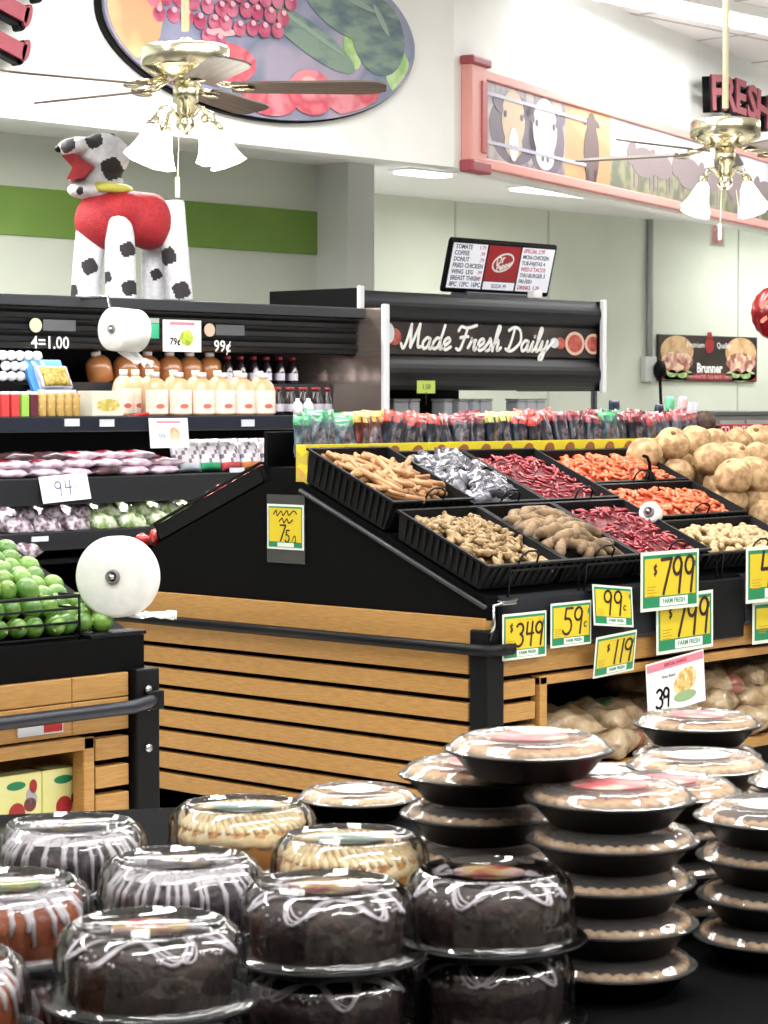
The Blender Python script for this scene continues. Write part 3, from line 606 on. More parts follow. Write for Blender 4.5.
# cards hanging on the cooler
def flat_card(name, px, py, w_, h_, Y, label, cat, m=paper, rot=0, lean=0):
    p = at(px, py, Y=Y); o = empty(name, p, (radians(90+lean), radians(0), 0), label=label, cat=cat); o.rotation_euler = (Matrix.Rotation(pi/2+radians(lean), 3, 'X') @ Matrix.Rotation(radians(rot), 3, 'Z')).to_euler()
    MB().bbox((-w_/2, -h_/2, -.001), (w_/2, h_/2, .002), .0007).build('card', m, o); return o
o = flat_card('price_card', 182, 336, .26, .16, 8.9, 'white price card with a green fruit picture on the cooler canopy', 'price card')
b = MB(); b.ell(.03, -.01, .045, .04, .001, 0, z=.002); b.build('fruit_picture', multi('pic_melon', [(176, 196, 70), (206, 206, 90), (150, 170, 60)], 30), o); MB().box((-.085, .055, .002), (.085, .07, .003)).build('title_strip', pink, o)
text('price_text', '79¢', .05, black, o, (-.05, -.03, .003), bold=.001)
o = flat_card('price_card', 169, 433, .26, .15, 8.855, 'white price card hung over the shelf edge under the juice jugs', 'price card', lean=-6)
b = MB(); b.ell(.035, -.005, .04, .035, .001, 0, z=.002); b.build('food_picture', multi('pic_food', [(232, 190, 160), (220, 150, 130), (240, 214, 180)], 30), o); MB().box((-.08, .05, .002), (.08, .06, .003)).build('title_strip', pink, o); text('price_text', '99', .045, mat('faded_ink', (130, 140, 160)), o, (-.05, -.02, .003))
o = flat_card('handwritten_card', 65, 488, .30, .13, 8.855, 'white hand lettered price card on the second shelf edge', 'price card', rot=3, lean=-12)
b = MB(); hand(b, '94', -.07, -.035, .07, .007, z=.002, kx=1.4); hand(b, 'c', .06, -.01, .03, .003, z=.002, kx=1.4); b.build('handwriting', mat('pencil_ink', (90, 96, 130), .5), o)
o = flat_card('green_card', 151.5, 331, .10, .075, 8.98, 'small green card beside the hanging bag roll on the cooler canopy', 'card', m=mat('mint_green', (70, 186, 140), .5)); MB().box((-.045, .04, 0), (.05, .065, .002)).build('grey_flap', mat('flap_grey', (168, 174, 168), .5), o)

# produce bag rolls
rollm = mat('bag_roll_white', (232, 232, 228), .45, rgb2=(224, 224, 220), scale=30)
def bag_roll(p, r, L, axis, label, tailv, size=1):
    """p centre of the near face, axis = direction away from it"""
    o = empty('bag_roll', p, label=label, cat='produce bag roll'); M = Vector((0, 0, 1)).rotation_difference(Vector(axis)).to_matrix().to_4x4()
    MB().lathe([(.022, 0), (r-.01, 0), (r, .008), (r, L-.008), (r-.01, L), (.022, L)], 48, M=M).build('roll', rollm, o)
    MB().lathe([(.014, -.012), (.02, -.012), (.022, 0), (.022, L), (.014, L), (.014, -.012)], 20, M=M).build('core', mat('core_grey', (120, 116, 116), .5), o)
    MB().tube([M @ Vector((0, 0, -.02)), M @ Vector((0, 0, L+.03))], .008).build('spindle', chrome, o)
    vs = [Vector((0, 0, 0))]
    b = MB(); rd = random.Random(2); n = 9; m = 6; vv = []
    for j in range(m+1):
        for i in range(n+1):
            t = j/m; q = Vector(tailv)*t + Vector((0, 0, -r*.93)) + (M @ Vector((0, 0, L*(i/n)))) * (1-.3*t)
            q.z += .012*sin(i*1.7+j)*t + rd.uniform(-.006, .006); vv.append(q)
    b.add(vv, [(j*(n+1)+i, j*(n+1)+i+1, (j+1)*(n+1)+i+1, (j+1)*(n+1)+i) for j in range(m) for i in range(n)], 0, True); b.build('loose_bag', clear('bag_film', (240, 242, 245), milk=.5), o)
    return o, M
o, M = bag_roll(at(112, 329, Y=8.66), .105, .17, (FWD*.75+RGT*.6).normalized()*1.0, 'white produce bag roll hanging before the cooler canopy', (.14, -.03, -.07))
b = MB(); b.tube([(.02, .0, 0), (.06, .1, .16), (.1, .36, .16)], .008); b.build('bracket', chrome, o)

# ================================================================= grab and go case with the script header
c2x, c2y, c2z = 9.85, 9.38, 2.25; X2 = 12.16
e = empty('grab_and_go_case', (11, 9.9, 0), label='black open display case with Made Fresh Daily header', cat='refrigerated display'); inv = T((-11, -9.9, 0))
def bulge(y0, za, zb, d, n=8): return [(y0 - d*sin(pi*i/n)**.7, zb-(zb-za)*i/n) for i in range(n+1)]
Y0 = c2y+.06
b = MB(); pr = bulge(Y0, 2.08, 2.25, .055) + [(Y0+.6, 2.08), (Y0+.6, 2.25)]; b.prism(pr, c2x+.02, X2-.03, 'x', 0, inv); b.build('header_top', mat('header_black', (24, 26, 31), .5, spec=.3), e)
b = MB(); b.prism([(Y0, 1.875), (Y0-.012, 1.885), (Y0-.012, 2.07), (Y0, 2.08), (Y0+.3, 2.08), (Y0+.3, 1.875)], c2x+.02, X2-.03, 'x', 0, inv); b.build('header_band', mat('band_brown', (30, 24, 23), .5, rgb2=(70, 60, 54), scale=3, lo=.45, hi=.75), e)
b = MB(); pr = bulge(Y0, 1.675, 1.875, .055) + [(Y0+.6, 1.675), (Y0+.6, 1.875)]; b.prism(pr, c2x+.02, X2-.03, 'x', 0, inv); b.build('header_bottom', mat('header_black2', (15, 16, 19), .5, spec=.3), e)
b = MB(); b.bbox((c2x-.005, c2y+.0, .1), (c2x+.02, 10.12, 2.26), .006, 0, inv); b.build('end_panel', black, e)
MB().bbox((c2x-.012, c2y-.015, .1), (c2x+.03, c2y+.01, 2.27), .006, 0, inv).build('edge_trim', mat('trim_white', (222, 224, 228)), e)
MB().bbox((X2-.03, c2y-.01, 1.66), (X2+.01, c2y+.02, 2.26), .006, 0, inv).build('edge_trim', mat('trim_white', (222, 224, 228)), e)
b = MB(); b.bbox((X2-.03, c2y+.02, 1.67), (X2, 10.1, 2.25), .005, 0, inv); b.bbox((c2x, 10.08, .1), (X2-.75, 10.12, 2.25), .004, 0, inv); b.box((c2x+.02, c2y+.6, 1.0), (X2-.75, c2y+.7, 1.68), 0, inv); b.build('back_panel', black, e)
q = at(594, 400, Y=9.9); MB().tube([(q.x-11, 0, .0), (q.x-11, 0, 1.68)], .022, 10).build('post', blackm, e)
b = MB(); b.box((c2x+.02, c2y+.05, .1), (X2-.75, 10.1, 1.3), 0, inv); b.bbox((c2x+.02, c2y, 1.3), (X2-.75, 10.1, 1.34), .006, 0, inv); b.bbox((c2x+.02, c2y+.2, 1.49), (X2-.75, 10.1, 1.515), .004, 0, inv); b.build('case_body', black, e)
# script lettering drawn as pen strokes
def cat(pts, n=6):
    P_ = [Vector((*p, 0)) for p in pts]; out = []
    for i in range(len(P_)-1):
        p0, p1, p2, p3 = P_[max(i-1, 0)], P_[i], P_[i+1], P_[min(i+2, len(P_)-1)]
        for k in range(n):
            t = k/n; q = .5*((2*p1)+(p2-p0)*t+(2*p0-5*p1+4*p2-p3)*t*t+(3*p1-p0-3*p2+p3)*t**3); out.append((q.x, q.y))
    return out + [tuple(P_[-1][:2])]
SC = {'M': ([[(-.1, .2), (.02, .02), (.15, .3), (.28, .98)], [(.28, .98), (.32, .5), (.36, .06)], [(.36, .06), (.55, .6), (.68, 1.0)], [(.68, 1.0), (.68, .5), (.72, .1), (.85, .1)]], .9),
 'a': ([[(.36, .42), (.2, .46), (.04, .25), (.1, .03), (.28, .12), (.38, .42)], [(.38, .42), (.34, .12), (.42, .02), (.55, .16)]], .5),
 'd': ([[(.36, .42), (.2, .46), (.04, .25), (.1, .03), (.28, .12), (.38, .42)], [(.5, .98), (.4, .5), (.36, .12), (.44, .02), (.55, .16)]], .5),
 'e': ([[(-.02, .12), (.2, .22), (.34, .36), (.26, .48), (.1, .38), (.06, .14), (.18, .0), (.42, .12)]], .42),
 'F': ([[(-.02, .78), (.1, .95), (.4, .9), (.85, 1.02)], [(.42, .9), (.3, .4), (.16, .02), (-.02, .06)], [(.12, .5), (.3, .54), (.5, .56)]], .56),
 'r': ([[(.0, .1), (.12, .34), (.14, .48), (.2, .38), (.36, .42)], [(.34, .42), (.28, .1), (.36, .02), (.46, .14)]], .44),
 's': ([[(-.02, .12), (.14, .32), (.22, .5), (.28, .3), (.26, .08), (.1, .0), (.02, .08)], [(.26, .06), (.4, .14)]], .36),
 'h': ([[(.0, .14), (.2, .6), (.3, .95), (.2, .98), (.1, .4), (.04, .0)], [(.06, .2), (.24, .46), (.3, .34), (.26, .08), (.34, .02), (.46, .14)]], .46),
 'D': ([[(.3, .95), (.2, .4), (.08, .04)], [(-.05, .1), (.1, .02), (.35, .06), (.68, .4), (.6, .85), (.3, 1.0), (.0, .86)]], .74),
 'i': ([[(.0, .14), (.12, .42)], [(.12, .42), (.08, .1), (.14, .02), (.28, .14)], [(.17, .62), (.19, .66)]], .26),
 'l': ([[(.0, .14), (.2, .6), (.28, .95), (.18, .96), (.1, .5), (.08, .1), (.14, .02), (.28, .14)]], .26),
 'y': ([[(.0, .14), (.1, .44), (.08, .14), (.16, .04), (.3, .2), (.38, .46)], [(.38, .46), (.28, .0), (.14, -.36), (.02, -.3), (.1, -.1), (.36, .1), (.7, .5)]], .5), ' ': ([], .3)}
q = at(402, 352, Y=Y0-.013); q2 = at(548, 352, Y=Y0-.013); s_e = empty('header_script', (q.x-11, Y0-.014-9.9, 1.915), FR); s_e.parent = e
tot = sum(SC[c][1] for c in 'Made Fresh Daily'); hh = .15; kx = (q2.x-q.x)/tot; x = 0; b = MB()
for ch in 'Made Fresh Daily':
    for st in SC[ch][0]: ribbon(b, [(x + p[0]*kx + p[1]*hh*.22, p[1]*hh) for p in cat(st)], .019, .003)
    x += SC[ch][1]*kx
b.build('lettering', paper, s_e)
b = MB(); x_ = q2.x - q.x
for (dx, r, mi) in ((.06, .035, 2), (.12, .04, 1), (.27, .08, 0), (.27, .06, 1), (.46, .07, 0), (.46, .052, 1)): b.ell(x_+dx, .06, r*1.25, r*.95, .002, mi, z=.0005*(1+mi), n=20)
b.ell(-.07, .07, .06, .05, .002, 1, z=.001); b.ell(-.12, .09, .05, .06, .002, 2, z=.0015)
b.build('food_picture', [mat('peach_rim', (216, 180, 160), .5), mat('fruit_red', (158, 60, 54), .5, rgb2=(186, 96, 80), scale=30), mat('cream_food', (196, 206, 210), .5)], s_e)
# packs seen under the header
for i, px in enumerate((398, 409, 442, 458, 470, 482, 516, 526, 536)):
    for r, (yy, zz_) in enumerate(((9.66, 1.515),)):
        p = at(px, 400, Y=yy); b = MB(); b.bbox((-.05, -.05, 0), (.05, .05, .09), .012); b.bbox((-.052, -.052, .09), (.052, .052, .105), .006); o = b.build('deli_tub', [mat('deli_white', (206, 212, 222), .35)], None, (p.x, yy, zz_)); o.rotation_euler = (0, 0, radians(U(-25, 25)))
        tag(o, 'white deli tub in the case behind the snack packets', 'tub', 'white deli tubs')
o = flat_card('lime_card', 426, 387, .16, .075, 9.32, 'small lime green price card clipped under the header', 'price card', m=mat('lime_paper', (186, 206, 96), .5)); text('price_text', '1.50', .045, mat('dark_green', (40, 96, 50)), o, (0, 0, .003))
b = MB(); b.tube([(0, -.03, 0), (0, -.11, 0)], .004); b.build('clip', blackm, o)
# menu board on top
a = at(441, 294, Y=9.62); c = at(548, 299, Y=9.62); W = c.x-a.x; H = .36
e = empty('menu_board', ((a.x+c.x)/2, 9.62, 2.256), FR, label='black framed menu board with red soda logo panel leaning above the case', cat='menu board')
LM = Rx(12)
e.rotation_euler = (Matrix.Rotation(pi/2+radians(14), 3, 'X')).to_euler()
b = MB(); n = 0; b.bbox((-W/2, .02, -.03), (W/2, H, 0), .02); b.build('frame', black, e)
MB().bbox((-.3, -.02, -.12), (.3, .03, .02), .006).build('stand', mat('stand_grey', (70, 72, 76), .4), e).rotation_euler = (radians(-14), 0, 0)
b = MB(); b.box((-W/2+.03, .05, 0), (-.17, H-.03, .003)); b.box((.17, .05, 0), (W/2-.03, H-.03, .003)); b.box((-.15, .05, 0), (.15, .1, .003)); b.build('lit_panel', mat('menu_white', (214, 216, 226), .4, emit=.42), e)
MB().box((-.155, .105, 0), (.155, H-.03, .004)).build('logo_panel', mat('soda_red', (150, 20, 30), .4, emit=.15), e)
b = MB(); b.ell(0, .225, .105, .058, .001, 0, rot=.28, z=.004); b.ell(0, .225, .092, .047, .001, 1, rot=.28, z=.0052); b.build('logo_oval', [paper, mat('soda_red2', (158, 40, 50), .4)], e)
t_ = text('logo_text', 'Dr', .07, paper, e, (-.035, .238, .0065), shear=.3, bold=.002, rot=(0, 0, .28)); text('logo_text', 'Pepper', .055, paper, e, (.012, .205, .0065), shear=.3, bold=.002, rot=(0, 0, .28))
for i, (l_, r_) in enumerate((('TOMATE', '1.79'), ('COFFEE', '.99'), ('DONUT', '.79'), ('FRIED CHICKEN', ''), ('WING  LEG', '.99'), ('BREAST THIGH', '1.49'), ('8PC  12PC  16PC', ''))):
    y = H-.052-i*.039; text('menu_text', l_, .04, mat('menu_ink', (46, 48, 66)), e, (-W/2+.05, y, .0035), align='LEFT', bold=.0006)
    if r_: text('menu_price', r_, .036, red, e, (-.185, y, .0035), align='RIGHT')
for i, l_ in enumerate(('SPECIAL 2.99', 'MON-CHICKEN', 'TUE-FAJITAS 4', 'WED-2 TACOS', 'THU-BURGER 3', 'FRI-FISH', 'DRINKS  1.29')):
    y = H-.052-i*.039; text('menu_text', l_, .037, mat('menu_ink', (46, 48, 66)) if i % 3 else mat('menu_red', (190, 50, 60)), e, (.185, y, .0035), align='LEFT', bold=.0006)
text('menu_text', 'SODA 99', .036, mat('menu_ink', (46, 48, 66)), e, (0, .073, .0035))
o = MB().bbox((-.04, -.03, 0), (.04, .03, .05), .006).build('white_dispenser', white, None, (c.x-.28, 9.50, 2.256)); tag(o, 'small white box standing at the right foot of the menu board', 'box')

# stainless counter unit at the right, red balloon
a = at(700, 425, Y=10.3); e = empty('stainless_counter', (a.x, 10.3, 0), label='stainless steel counter unit with panel doors at the right edge', cat='counter'); st = mat('stainless', (150, 150, 148), .4, .6)
b = MB(); b.bbox((.18, 0, 0), (2.6, .7, 1.50), .01); b.bbox((0, .1, 0), (.18, .6, 1.46), .01); b.build('body', st, e)
MB().bbox((.15, -.03, 1.50), (2.63, .73, 1.53), .006).build('worktop', mat('steel_top', (110, 112, 110), .35, .7), e)
for i in range(4):
    d = MB().bbox((.24+i*.36, -.02, .75), (.56+i*.36, 0, 1.46), .008).build('door_panel', mat('steel_door', (170, 170, 168), .3, .6), e); MB().tube([(.53+i*.36, -.045, 1.05), (.53+i*.36, -.045, 1.25)], .008).build('handle', chrome, d)
p = at(720, 437, Y=8.2); p.z = 1.385; e = empty('red_sign_strip', (p.x, 8.2, p.z), FR, label='red strip with white lettering behind the round brown roots', cat='sign strip')
p2 = at(768, 437, Y=8.2)
MB().bbox((-.2, -.03, 0), (1.2, .08, .01), .003).build('strip', red, e); text('lettering', 'FRESCO  FRUTAS  Y  VERDURAS', .06, paper, e, (.3, .045, .011), bold=.001)
b = MB(); b.bbox((-.2, -1.385, -.03), (-.16, -.02, 0), .004); b.bbox((1.16, -1.385, -.03), (1.2, -.02, 0), .004); b.build('post', blackm, e)
p = P((779-384)/FPX*11.5, 11.5, 1.6-(313-402)/FPX*11.5); e = empty('foil_balloon', p, (pi/2, 0, HEAD-pi/2), label='round red foil balloon at the right edge of the picture', cat='balloon')
MB().pillow(.3, .3, .01) and None
b = MB(); b.lathe([(0, .055), (.05, .052), (.1, .038), (.135, .015), (.142, 0), (.135, -.015), (.1, -.038), (.05, -.052), (0, -.055)], 40, wob=lambda a, k: 1+.012*cos(20*a)*(k in (3, 4, 5))); b.build('balloon', mat('foil_red', (112, 12, 22), .25, .3, rgb2=(160, 26, 30), scale=8, coat=.6), e)
b = MB(); ribbon(b, arc(0, .01, .1, .05, 160, 20, 10), .025, .002, z=.04); ribbon(b, arc(0, -.06, .1, .05, 160, 20, 10), .02, .002, z=.042); b.build('balloon_print', mat('print_peach', (236, 130, 110), .4), e)
b = MB(); b.tube([(0, -.14, 0), (0, -.17, 0)], [.008, .014]); b.tube([(0, -.165, 0), (.02, -.6, 0), (-.02, -1.2, 0), (0, -p.z+.01, 0)], .002, 5); b.ell(0, -p.z+.012, .03, .0001, .001, 0); b.build('ribbon', red, e)
# ================================================================= produce islands (fronts on Y=5.13, gabled black tops over oak slats)
YF, YB, YR0, YR1, ZL, ZR = 5.15, 7.1, 6.03, 6.2, .935, 1.31
def gable(xe, xs, e, inv, left_face=True):
    """xe = end seen, xs = other end"""
    prof = [(YF, .86), (YF, ZL), (YR0, ZR), (YR1, ZR), (YB, ZL), (YB, .86)]
    b = MB(); b.prism(prof, xe, xs, 'x', 0, inv); return b.build('sloped_top', mat('matte_black', (8, 8, 9), .65, spec=.08), e)
BX, BX2 = 6.03, 9.3
e = empty('produce_island', (7.9, 6.1, 0), label='large oak slatted produce island with black gabled top in the middle', cat='produce display'); inv = T((-7.9, -6.1, 0)); island = e
gable(BX, BX2, e, inv)
b = MB(); b.box((BX+.03, YF+.03, .06), (BX2, YB-.03, .65), 0, inv); b.box((BX+.06, YF+.06, 0), (BX2, YB-.06, .06), 0, inv)
# leave the shelf niche open on the front: the core stands back
b = MB(); b.box((BX+.03, YF+.55, .02), (BX2, YB-.03, .86), 0, inv); b.box((BX+.03, YF+.03, .02), (BX+.20, YB-.03, .86), 0, inv); b.box((BX+.2, YF+.03, .64), (BX2, YF+.56, .86), 0, inv); b.box((BX+.2, YF+.03, .02), (BX2, YF+.56, .30), 0, inv); b.build('core', black, e)
# end panel: boards and slats
b = MB()
b.bbox((BX-.012, YF+.0, .777), (BX+.03, YB, .868), .003, 0, inv); b.build('end_board', wood, e)
b = MB(); b.bbox((BX-.012, YF+.07, .674), (BX+.03, YB, .772), .003, 0, inv); b.build('end_board', wood, e)
for k in range(7):
    z = .655-.081*k; b = MB(); b.bbox((BX-.012, YF+.07, z-.062), (BX+.03, YB, z), .003, 0, inv); b.build('end_slat', wood, e)
b = MB(); b.bbox((BX-.03, YF-.03, .0), (BX+.06, YF+.05, .83), .006, 0, inv); b.build('corner_post', blackm, e)
b = MB(); b.bbox((BX-.03, YB, 0), (BX+.1, YB+.08, .86), .006, 0, inv); b.build('corner_post', blackm, e)
b = MB(); b.tube([(BX-.05, YB-.02, .765), (BX-.05, YF-.03, .765), (BX-.03, YF-.06, .765), (BX+.06, YF-.065, .765)], .02, 10, 0, inv)
for yy in (YB-.1, 6.1, YF+.1): b.tube([(BX-.05, yy, .765), (BX, yy, .765)], .012, 8, 0, inv)
b.build('bumper_rail', blackm, e)
# metal lip on the slope's outer edge + front lip
b = MB(); b.tube([(BX-.01, YF-.005, ZL-.03), (BX-.01, YR0, ZR-.03)], .009, 6, 0, inv); b.build('slope_edge', charcoal, e)
# front: price rail, boards, niche frame
b = MB(); b.prism([(YF-.02, .745), (YF-.035, .76), (YF-.02, .925), (YF, .94), (YF+.03, .94), (YF+.03, .745)], BX+.06, 7.22, 'x', 0, inv); b.build('price_rail', navy if 0 else mat('rail_dark', (34, 36, 42), .35), e)
b = MB(); b.bbox((7.22, YF-.03, .70), (7.52, YF+.03, .93), .006, 0, inv); b.build('rail_joint', blackm, e)
b = MB(); b.prism([(YF-.02, .745), (YF-.035, .76), (YF-.02, .925), (YF, .94), (YF+.03, .94), (YF+.03, .745)], 7.52, BX2, 'x', 0, inv); b.build('price_rail', mat('rail_dark', (34, 36, 42)), e)
b = MB(); b.bbox((BX+.07, YF-.01, .665), (BX2, YF+.03, .745), .003, 0, inv); b.build('front_board', wood, e)
for (z0, z1) in ((.585, .645), (.505, .565), (.425, .485), (.345, .405)):
    b = MB(); b.bbox((BX+.07, YF-.01, z0), (BX+.25, YF+.03, z1), .003, 0, inv); b.build('front_slat', wood, e)
b = MB(); b.bbox((BX+.27, YF-.015, .28), (BX+.31, YF+.03, .648), .004, 0, inv); b.bbox((BX+.27, YF-.015, .618), (BX2, YF+.03, .650), .004, 0, inv); b.bbox((BX+.27, YF-.015, .26), (BX2, YF+.5, .30), .004, 0, inv); b.build('niche_frame', wood, e)
# clips + wire rail
b = MB()
for x in [BX+.1+i*.42 for i in range(7)]:
    b.tube([(x, YF-.01, ZL+.0), (x+.01, YF-.015, ZL+.09), (x+.38, YF-.015, ZL+.09), (x+.39, YF-.01, ZL)], .0045, 6, 0, inv)
b.build('wire_rail', blackm, e)
b = MB(); b.tube([(BX-.02, YF-.03, .80), (BX-.03, YF-.06, .85), (BX-.02, YF-.05, .915), (BX+.10, YF-.05, .93)], .006, 6, 0, inv); b.bbox((BX+.02, YF-.06, .915), (BX+.09, YF-.03, .93), .003, 0, inv); b.bbox((7.0-.45, YF-.05, .935), (7.0-.40, YF-.02, .955), .003, 0, inv); b.build('metal_clip', chrome, e)

SL = math.atan2(ZR-ZL, YR0-YF); VL = sqrt((ZR-ZL)**2+(YR0-YF)**2)
def slopeM(x, v, n=0): return T((x, YF + cos(SL)*v, ZL + sin(SL)*v)) @ Matrix.Rotation(SL, 4, 'X') @ T((0, 0, n))
traym = mat('tray_black', (16, 17, 19), .55, spec=.2, rgb2=(11, 11, 13), scale=90, stretch=(1, 1, .05))
def tray(xa, xb, va, vb, dep, label, ribs=True):
    w, l = xb-xa, vb-va
    e = empty('produce_tray', label=label, cat='tray', group=None); e.matrix_world = slopeM(xa, va, .012)
    e.location = slopeM(xa, va, .012).translation; e.rotation_euler = (SL, 0, 0)
    t = .006; q = .02; b = MB()
    def ring(o, z): return [(o, o, z), (w-o, o, z), (w-o, l-o, z), (o, l-o, z)]
    R_ = [ring(q, 0), ring(0, dep), ring(-.008, dep), ring(-.008, dep-.006), ring(-.002, dep-.006)]
    vs = sum(R_, []); fs = []
    outer = [ring(q, 0), ring(.003, dep-.008), ring(-.006, dep-.008), ring(-.006, dep), ring(t, dep), ring(q+t, t)]
    vs = sum(outer, [])
    for k in range(5):
        for i in range(4): j = (i+1) % 4; fs.append((k*4+i, k*4+j, (k+1)*4+j, (k+1)*4+i))
    fs.append((3, 2, 1, 0)); fs.append((20, 21, 22, 23)); b.add(vs, fs)
    r = b; n = int(l/.035)
    for i in range(n):
        y = .03+i*(l-.05)/n; r.add([(q-.001, y, .01), (q-.001, y+.012, .01), (.0005, y+.012, dep-.012), (.0005, y, dep-.012), (q-.006, y, .01), (q-.006, y+.012, .01), (-.006, y+.012, dep-.012), (-.006, y, dep-.012)], [(0,1,2,3), (7,6,5,4), (0,4,5,1), (1,5,6,2), (2,6,7,3), (3,7,4,0)])
    for i in range(int(w/.04)):
        x = .03+i*.04; r.add([(x, q, .01), (x+.014, q, .01), (x+.014, .002, dep-.012), (x, .002, dep-.012), (x, q-.006, .01), (x+.014, q-.006, .01), (x+.014, -.005, dep-.012), (x, -.005, dep-.012)], [(0,1,2,3), (7,6,5,4), (0,4,5,1), (1,5,6,2), (2,6,7,3), (3,7,4,0)])
    r.build('shell', traym, e)
    h = MB(); h.tube([(w/2-.05, .0, dep-.01), (w/2-.045, -.002, dep+.03), (w/2-.02, -.002, dep+.045), (w/2+.02, -.002, dep+.045), (w/2+.045, -.002, dep+.03), (w/2+.05, 0, dep-.01)], .004, 6); h.build('handle', blackm, e)
    return e, w, l
VA, VB_ = .025, .47; VC = .50; VT = .955
D_ = .102
trays = {
 'ginger': tray(6.015, 6.43, VA, VB_, D_, 'black ribbed tray of ginger roots at the front left corner of the island'),
 'stick': tray(6.01, 6.43, VC, VT, D_+.02, 'black ribbed tray of tan sticks at the upper left of the island'),
 'root': tray(6.445, 6.85, VA, VB_, D_, 'black tray of long brown roots, second from left in the front row'),
 'pack': tray(6.445, 6.85, VC, VT, D_, 'black tray of clear wrapped packs, second from left in the upper row'),
 'chili_low': tray(6.865, 7.30, VA, VB_, D_, 'black tray of dark red dried chilies in the front row'),
 'chili_up': tray(6.865, 7.30, VC, VT, D_, 'black tray of dark red dried chilies in the upper row'),
 'nut': tray(7.315, 7.96, VA, .305, D_-.02, 'wide black tray of pale round nuts in the front row'),
 'orange_mid': tray(7.315, 7.96, .33, .625, D_-.01, 'wide black tray of orange dried pieces in the middle row'),
 'orange_up': tray(7.315, 7.96, .65, VT, D_-.01, 'wide black tray of orange dried pieces in the top row'),
}
def fill(key, z, m, name, label, kind='stuff', amp=.012, cx=1):
    """a low heap lying in the tray under the loose pieces"""
    e, w, l = trays[key]; M = e.matrix_basis; n = 12; vs = []; fs = []
    for zz_, s in ((.008, 0), (z, 1)):
        for j in range(n+1):
            for i in range(n+1):
                u, v = i/n, j/n; vs.append((.03+(w-.06)*u, .03+(l-.06)*v, zz_ + (s*(amp*sin(u*pi)*sin(v*pi)*2 + .004*sin(17*u)*cos(13*v)))))
    N2 = (n+1)**2
    for j in range(n):
        for i in range(n):
            a = j*(n+1)+i; fs.append((a+N2, a+1+N2, a+n+2+N2, a+n+1+N2)); fs.append((a, a+n+1, a+n+2, a+1))
    rim = [i for i in range(n+1)] + [(n+1)*j+n for j in range(1, n+1)] + [(n+1)*n+i for i in range(n-1, -1, -1)] + [(n+1)*j for j in range(n-1, 0, -1)]
    for a, c in zip(rim, rim[1:]+rim[:1]): fs.append((a, c, c+N2, a+N2))
    o = MB().add(vs, fs, 0, True).build(name, m); o.location = e.location; o.rotation_euler = e.rotation_euler; tag(o, label, name.split('_')[-1] if 0 else 'heap', None, kind); return o
def scatter(key, protos, n, zf, label, group, cat_, rng=(0, 0, 360), tilt=12, m=.045, sc=(.85, 1.15), lay=None, seed=1, region=None):
    e, w, l = trays[key]; M = Matrix.Translation(e.location) @ Matrix.Rotation(SL, 4, 'X'); rd = random.Random(seed); used = set()
    for i in range(n):
        if lay: u, v, z = lay(i, rd, w, l)
        else:
            u, v = rd.uniform(m, w-m), rd.uniform(m, l-m); z = zf(u/w, v/l)
        k = i % len(protos); pr, tr = protos[k]
        o = pr if pr.get('fresh') else copy_tree(pr, tr)
        if 'fresh' in pr: del pr['fresh']
        if 'fresh' in o: del o['fresh']
        R2 = M @ T((u, v, z)) @ Rz(rd.uniform(rng[0], rng[2]) ) @ Ry(rd.uniform(-tilt, tilt)) @ Rx(rd.uniform(-tilt, tilt))
        s = rd.uniform(*sc); o.location = R2.translation; o.rotation_euler = R2.to_euler(); o.scale = (s, s, s); tag(o, label, cat_, group)
def proto(o): o['fresh'] = 1; return (o, tree(o))
# ginger
gm = mat('ginger_skin', (166, 138, 96), .6, rgb2=(116, 92, 60), scale=34, bump=.5, bscale=90); gp = []
for s in range(5):
    rd = random.Random(s); b = MB(); b.ball((0, 0, 0), (.034, .013, .012), 10, 7, nz=.12, seed=s)
    for k in range(4): a = rd.uniform(0, 6.3); x = rd.uniform(-.024, .024); b.ball((x+.012*cos(a), .014*sin(a), rd.uniform(-.004, .006)), (.013, .010, .010), 8, 6, nz=.1, seed=s+k)
    gp.append(proto(b.build('ginger_root', gm)))
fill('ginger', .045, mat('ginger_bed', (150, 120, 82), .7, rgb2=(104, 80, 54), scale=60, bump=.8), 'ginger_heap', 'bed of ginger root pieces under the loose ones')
scatter('ginger', gp, 150, lambda u, v: .055+.05*sin(pi*u)*sin(pi*v)+R()*.012, 'knobbly tan ginger root lying in the front left tray', 'ginger roots in the corner tray', 'ginger', tilt=30, m=.035, sc=(.75, 1.2))
# sticks
sp = []; sm = mat('stick_bark', (178, 138, 92), .6, rgb2=(142, 98, 58), scale=20, stretch=(.3, 3, 3), bump=.3)
for s in range(3):
    L_ = .055+.016*s; sp.append(proto(MB().tube([(-L_, 0, 0), (-L_*.4, .003*s, .002), (L_*.4, -.002, 0), (L_, .004, .002)], [.0105, .012, .0115, .009], 8).build('bark_stick', sm)))
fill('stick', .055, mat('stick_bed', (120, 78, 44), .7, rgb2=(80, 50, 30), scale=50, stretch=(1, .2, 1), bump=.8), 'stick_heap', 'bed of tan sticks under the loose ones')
scatter('stick', sp, 95, lambda u, v: .068+.055*sin(pi*u)*sin(pi*v)+R()*.012, 'long tan stick lying across the upper left tray', 'tan sticks in the upper left tray', 'stick', rng=(-100, 0, 30), tilt=14, m=.075, sc=(.8, 1.25), seed=4)
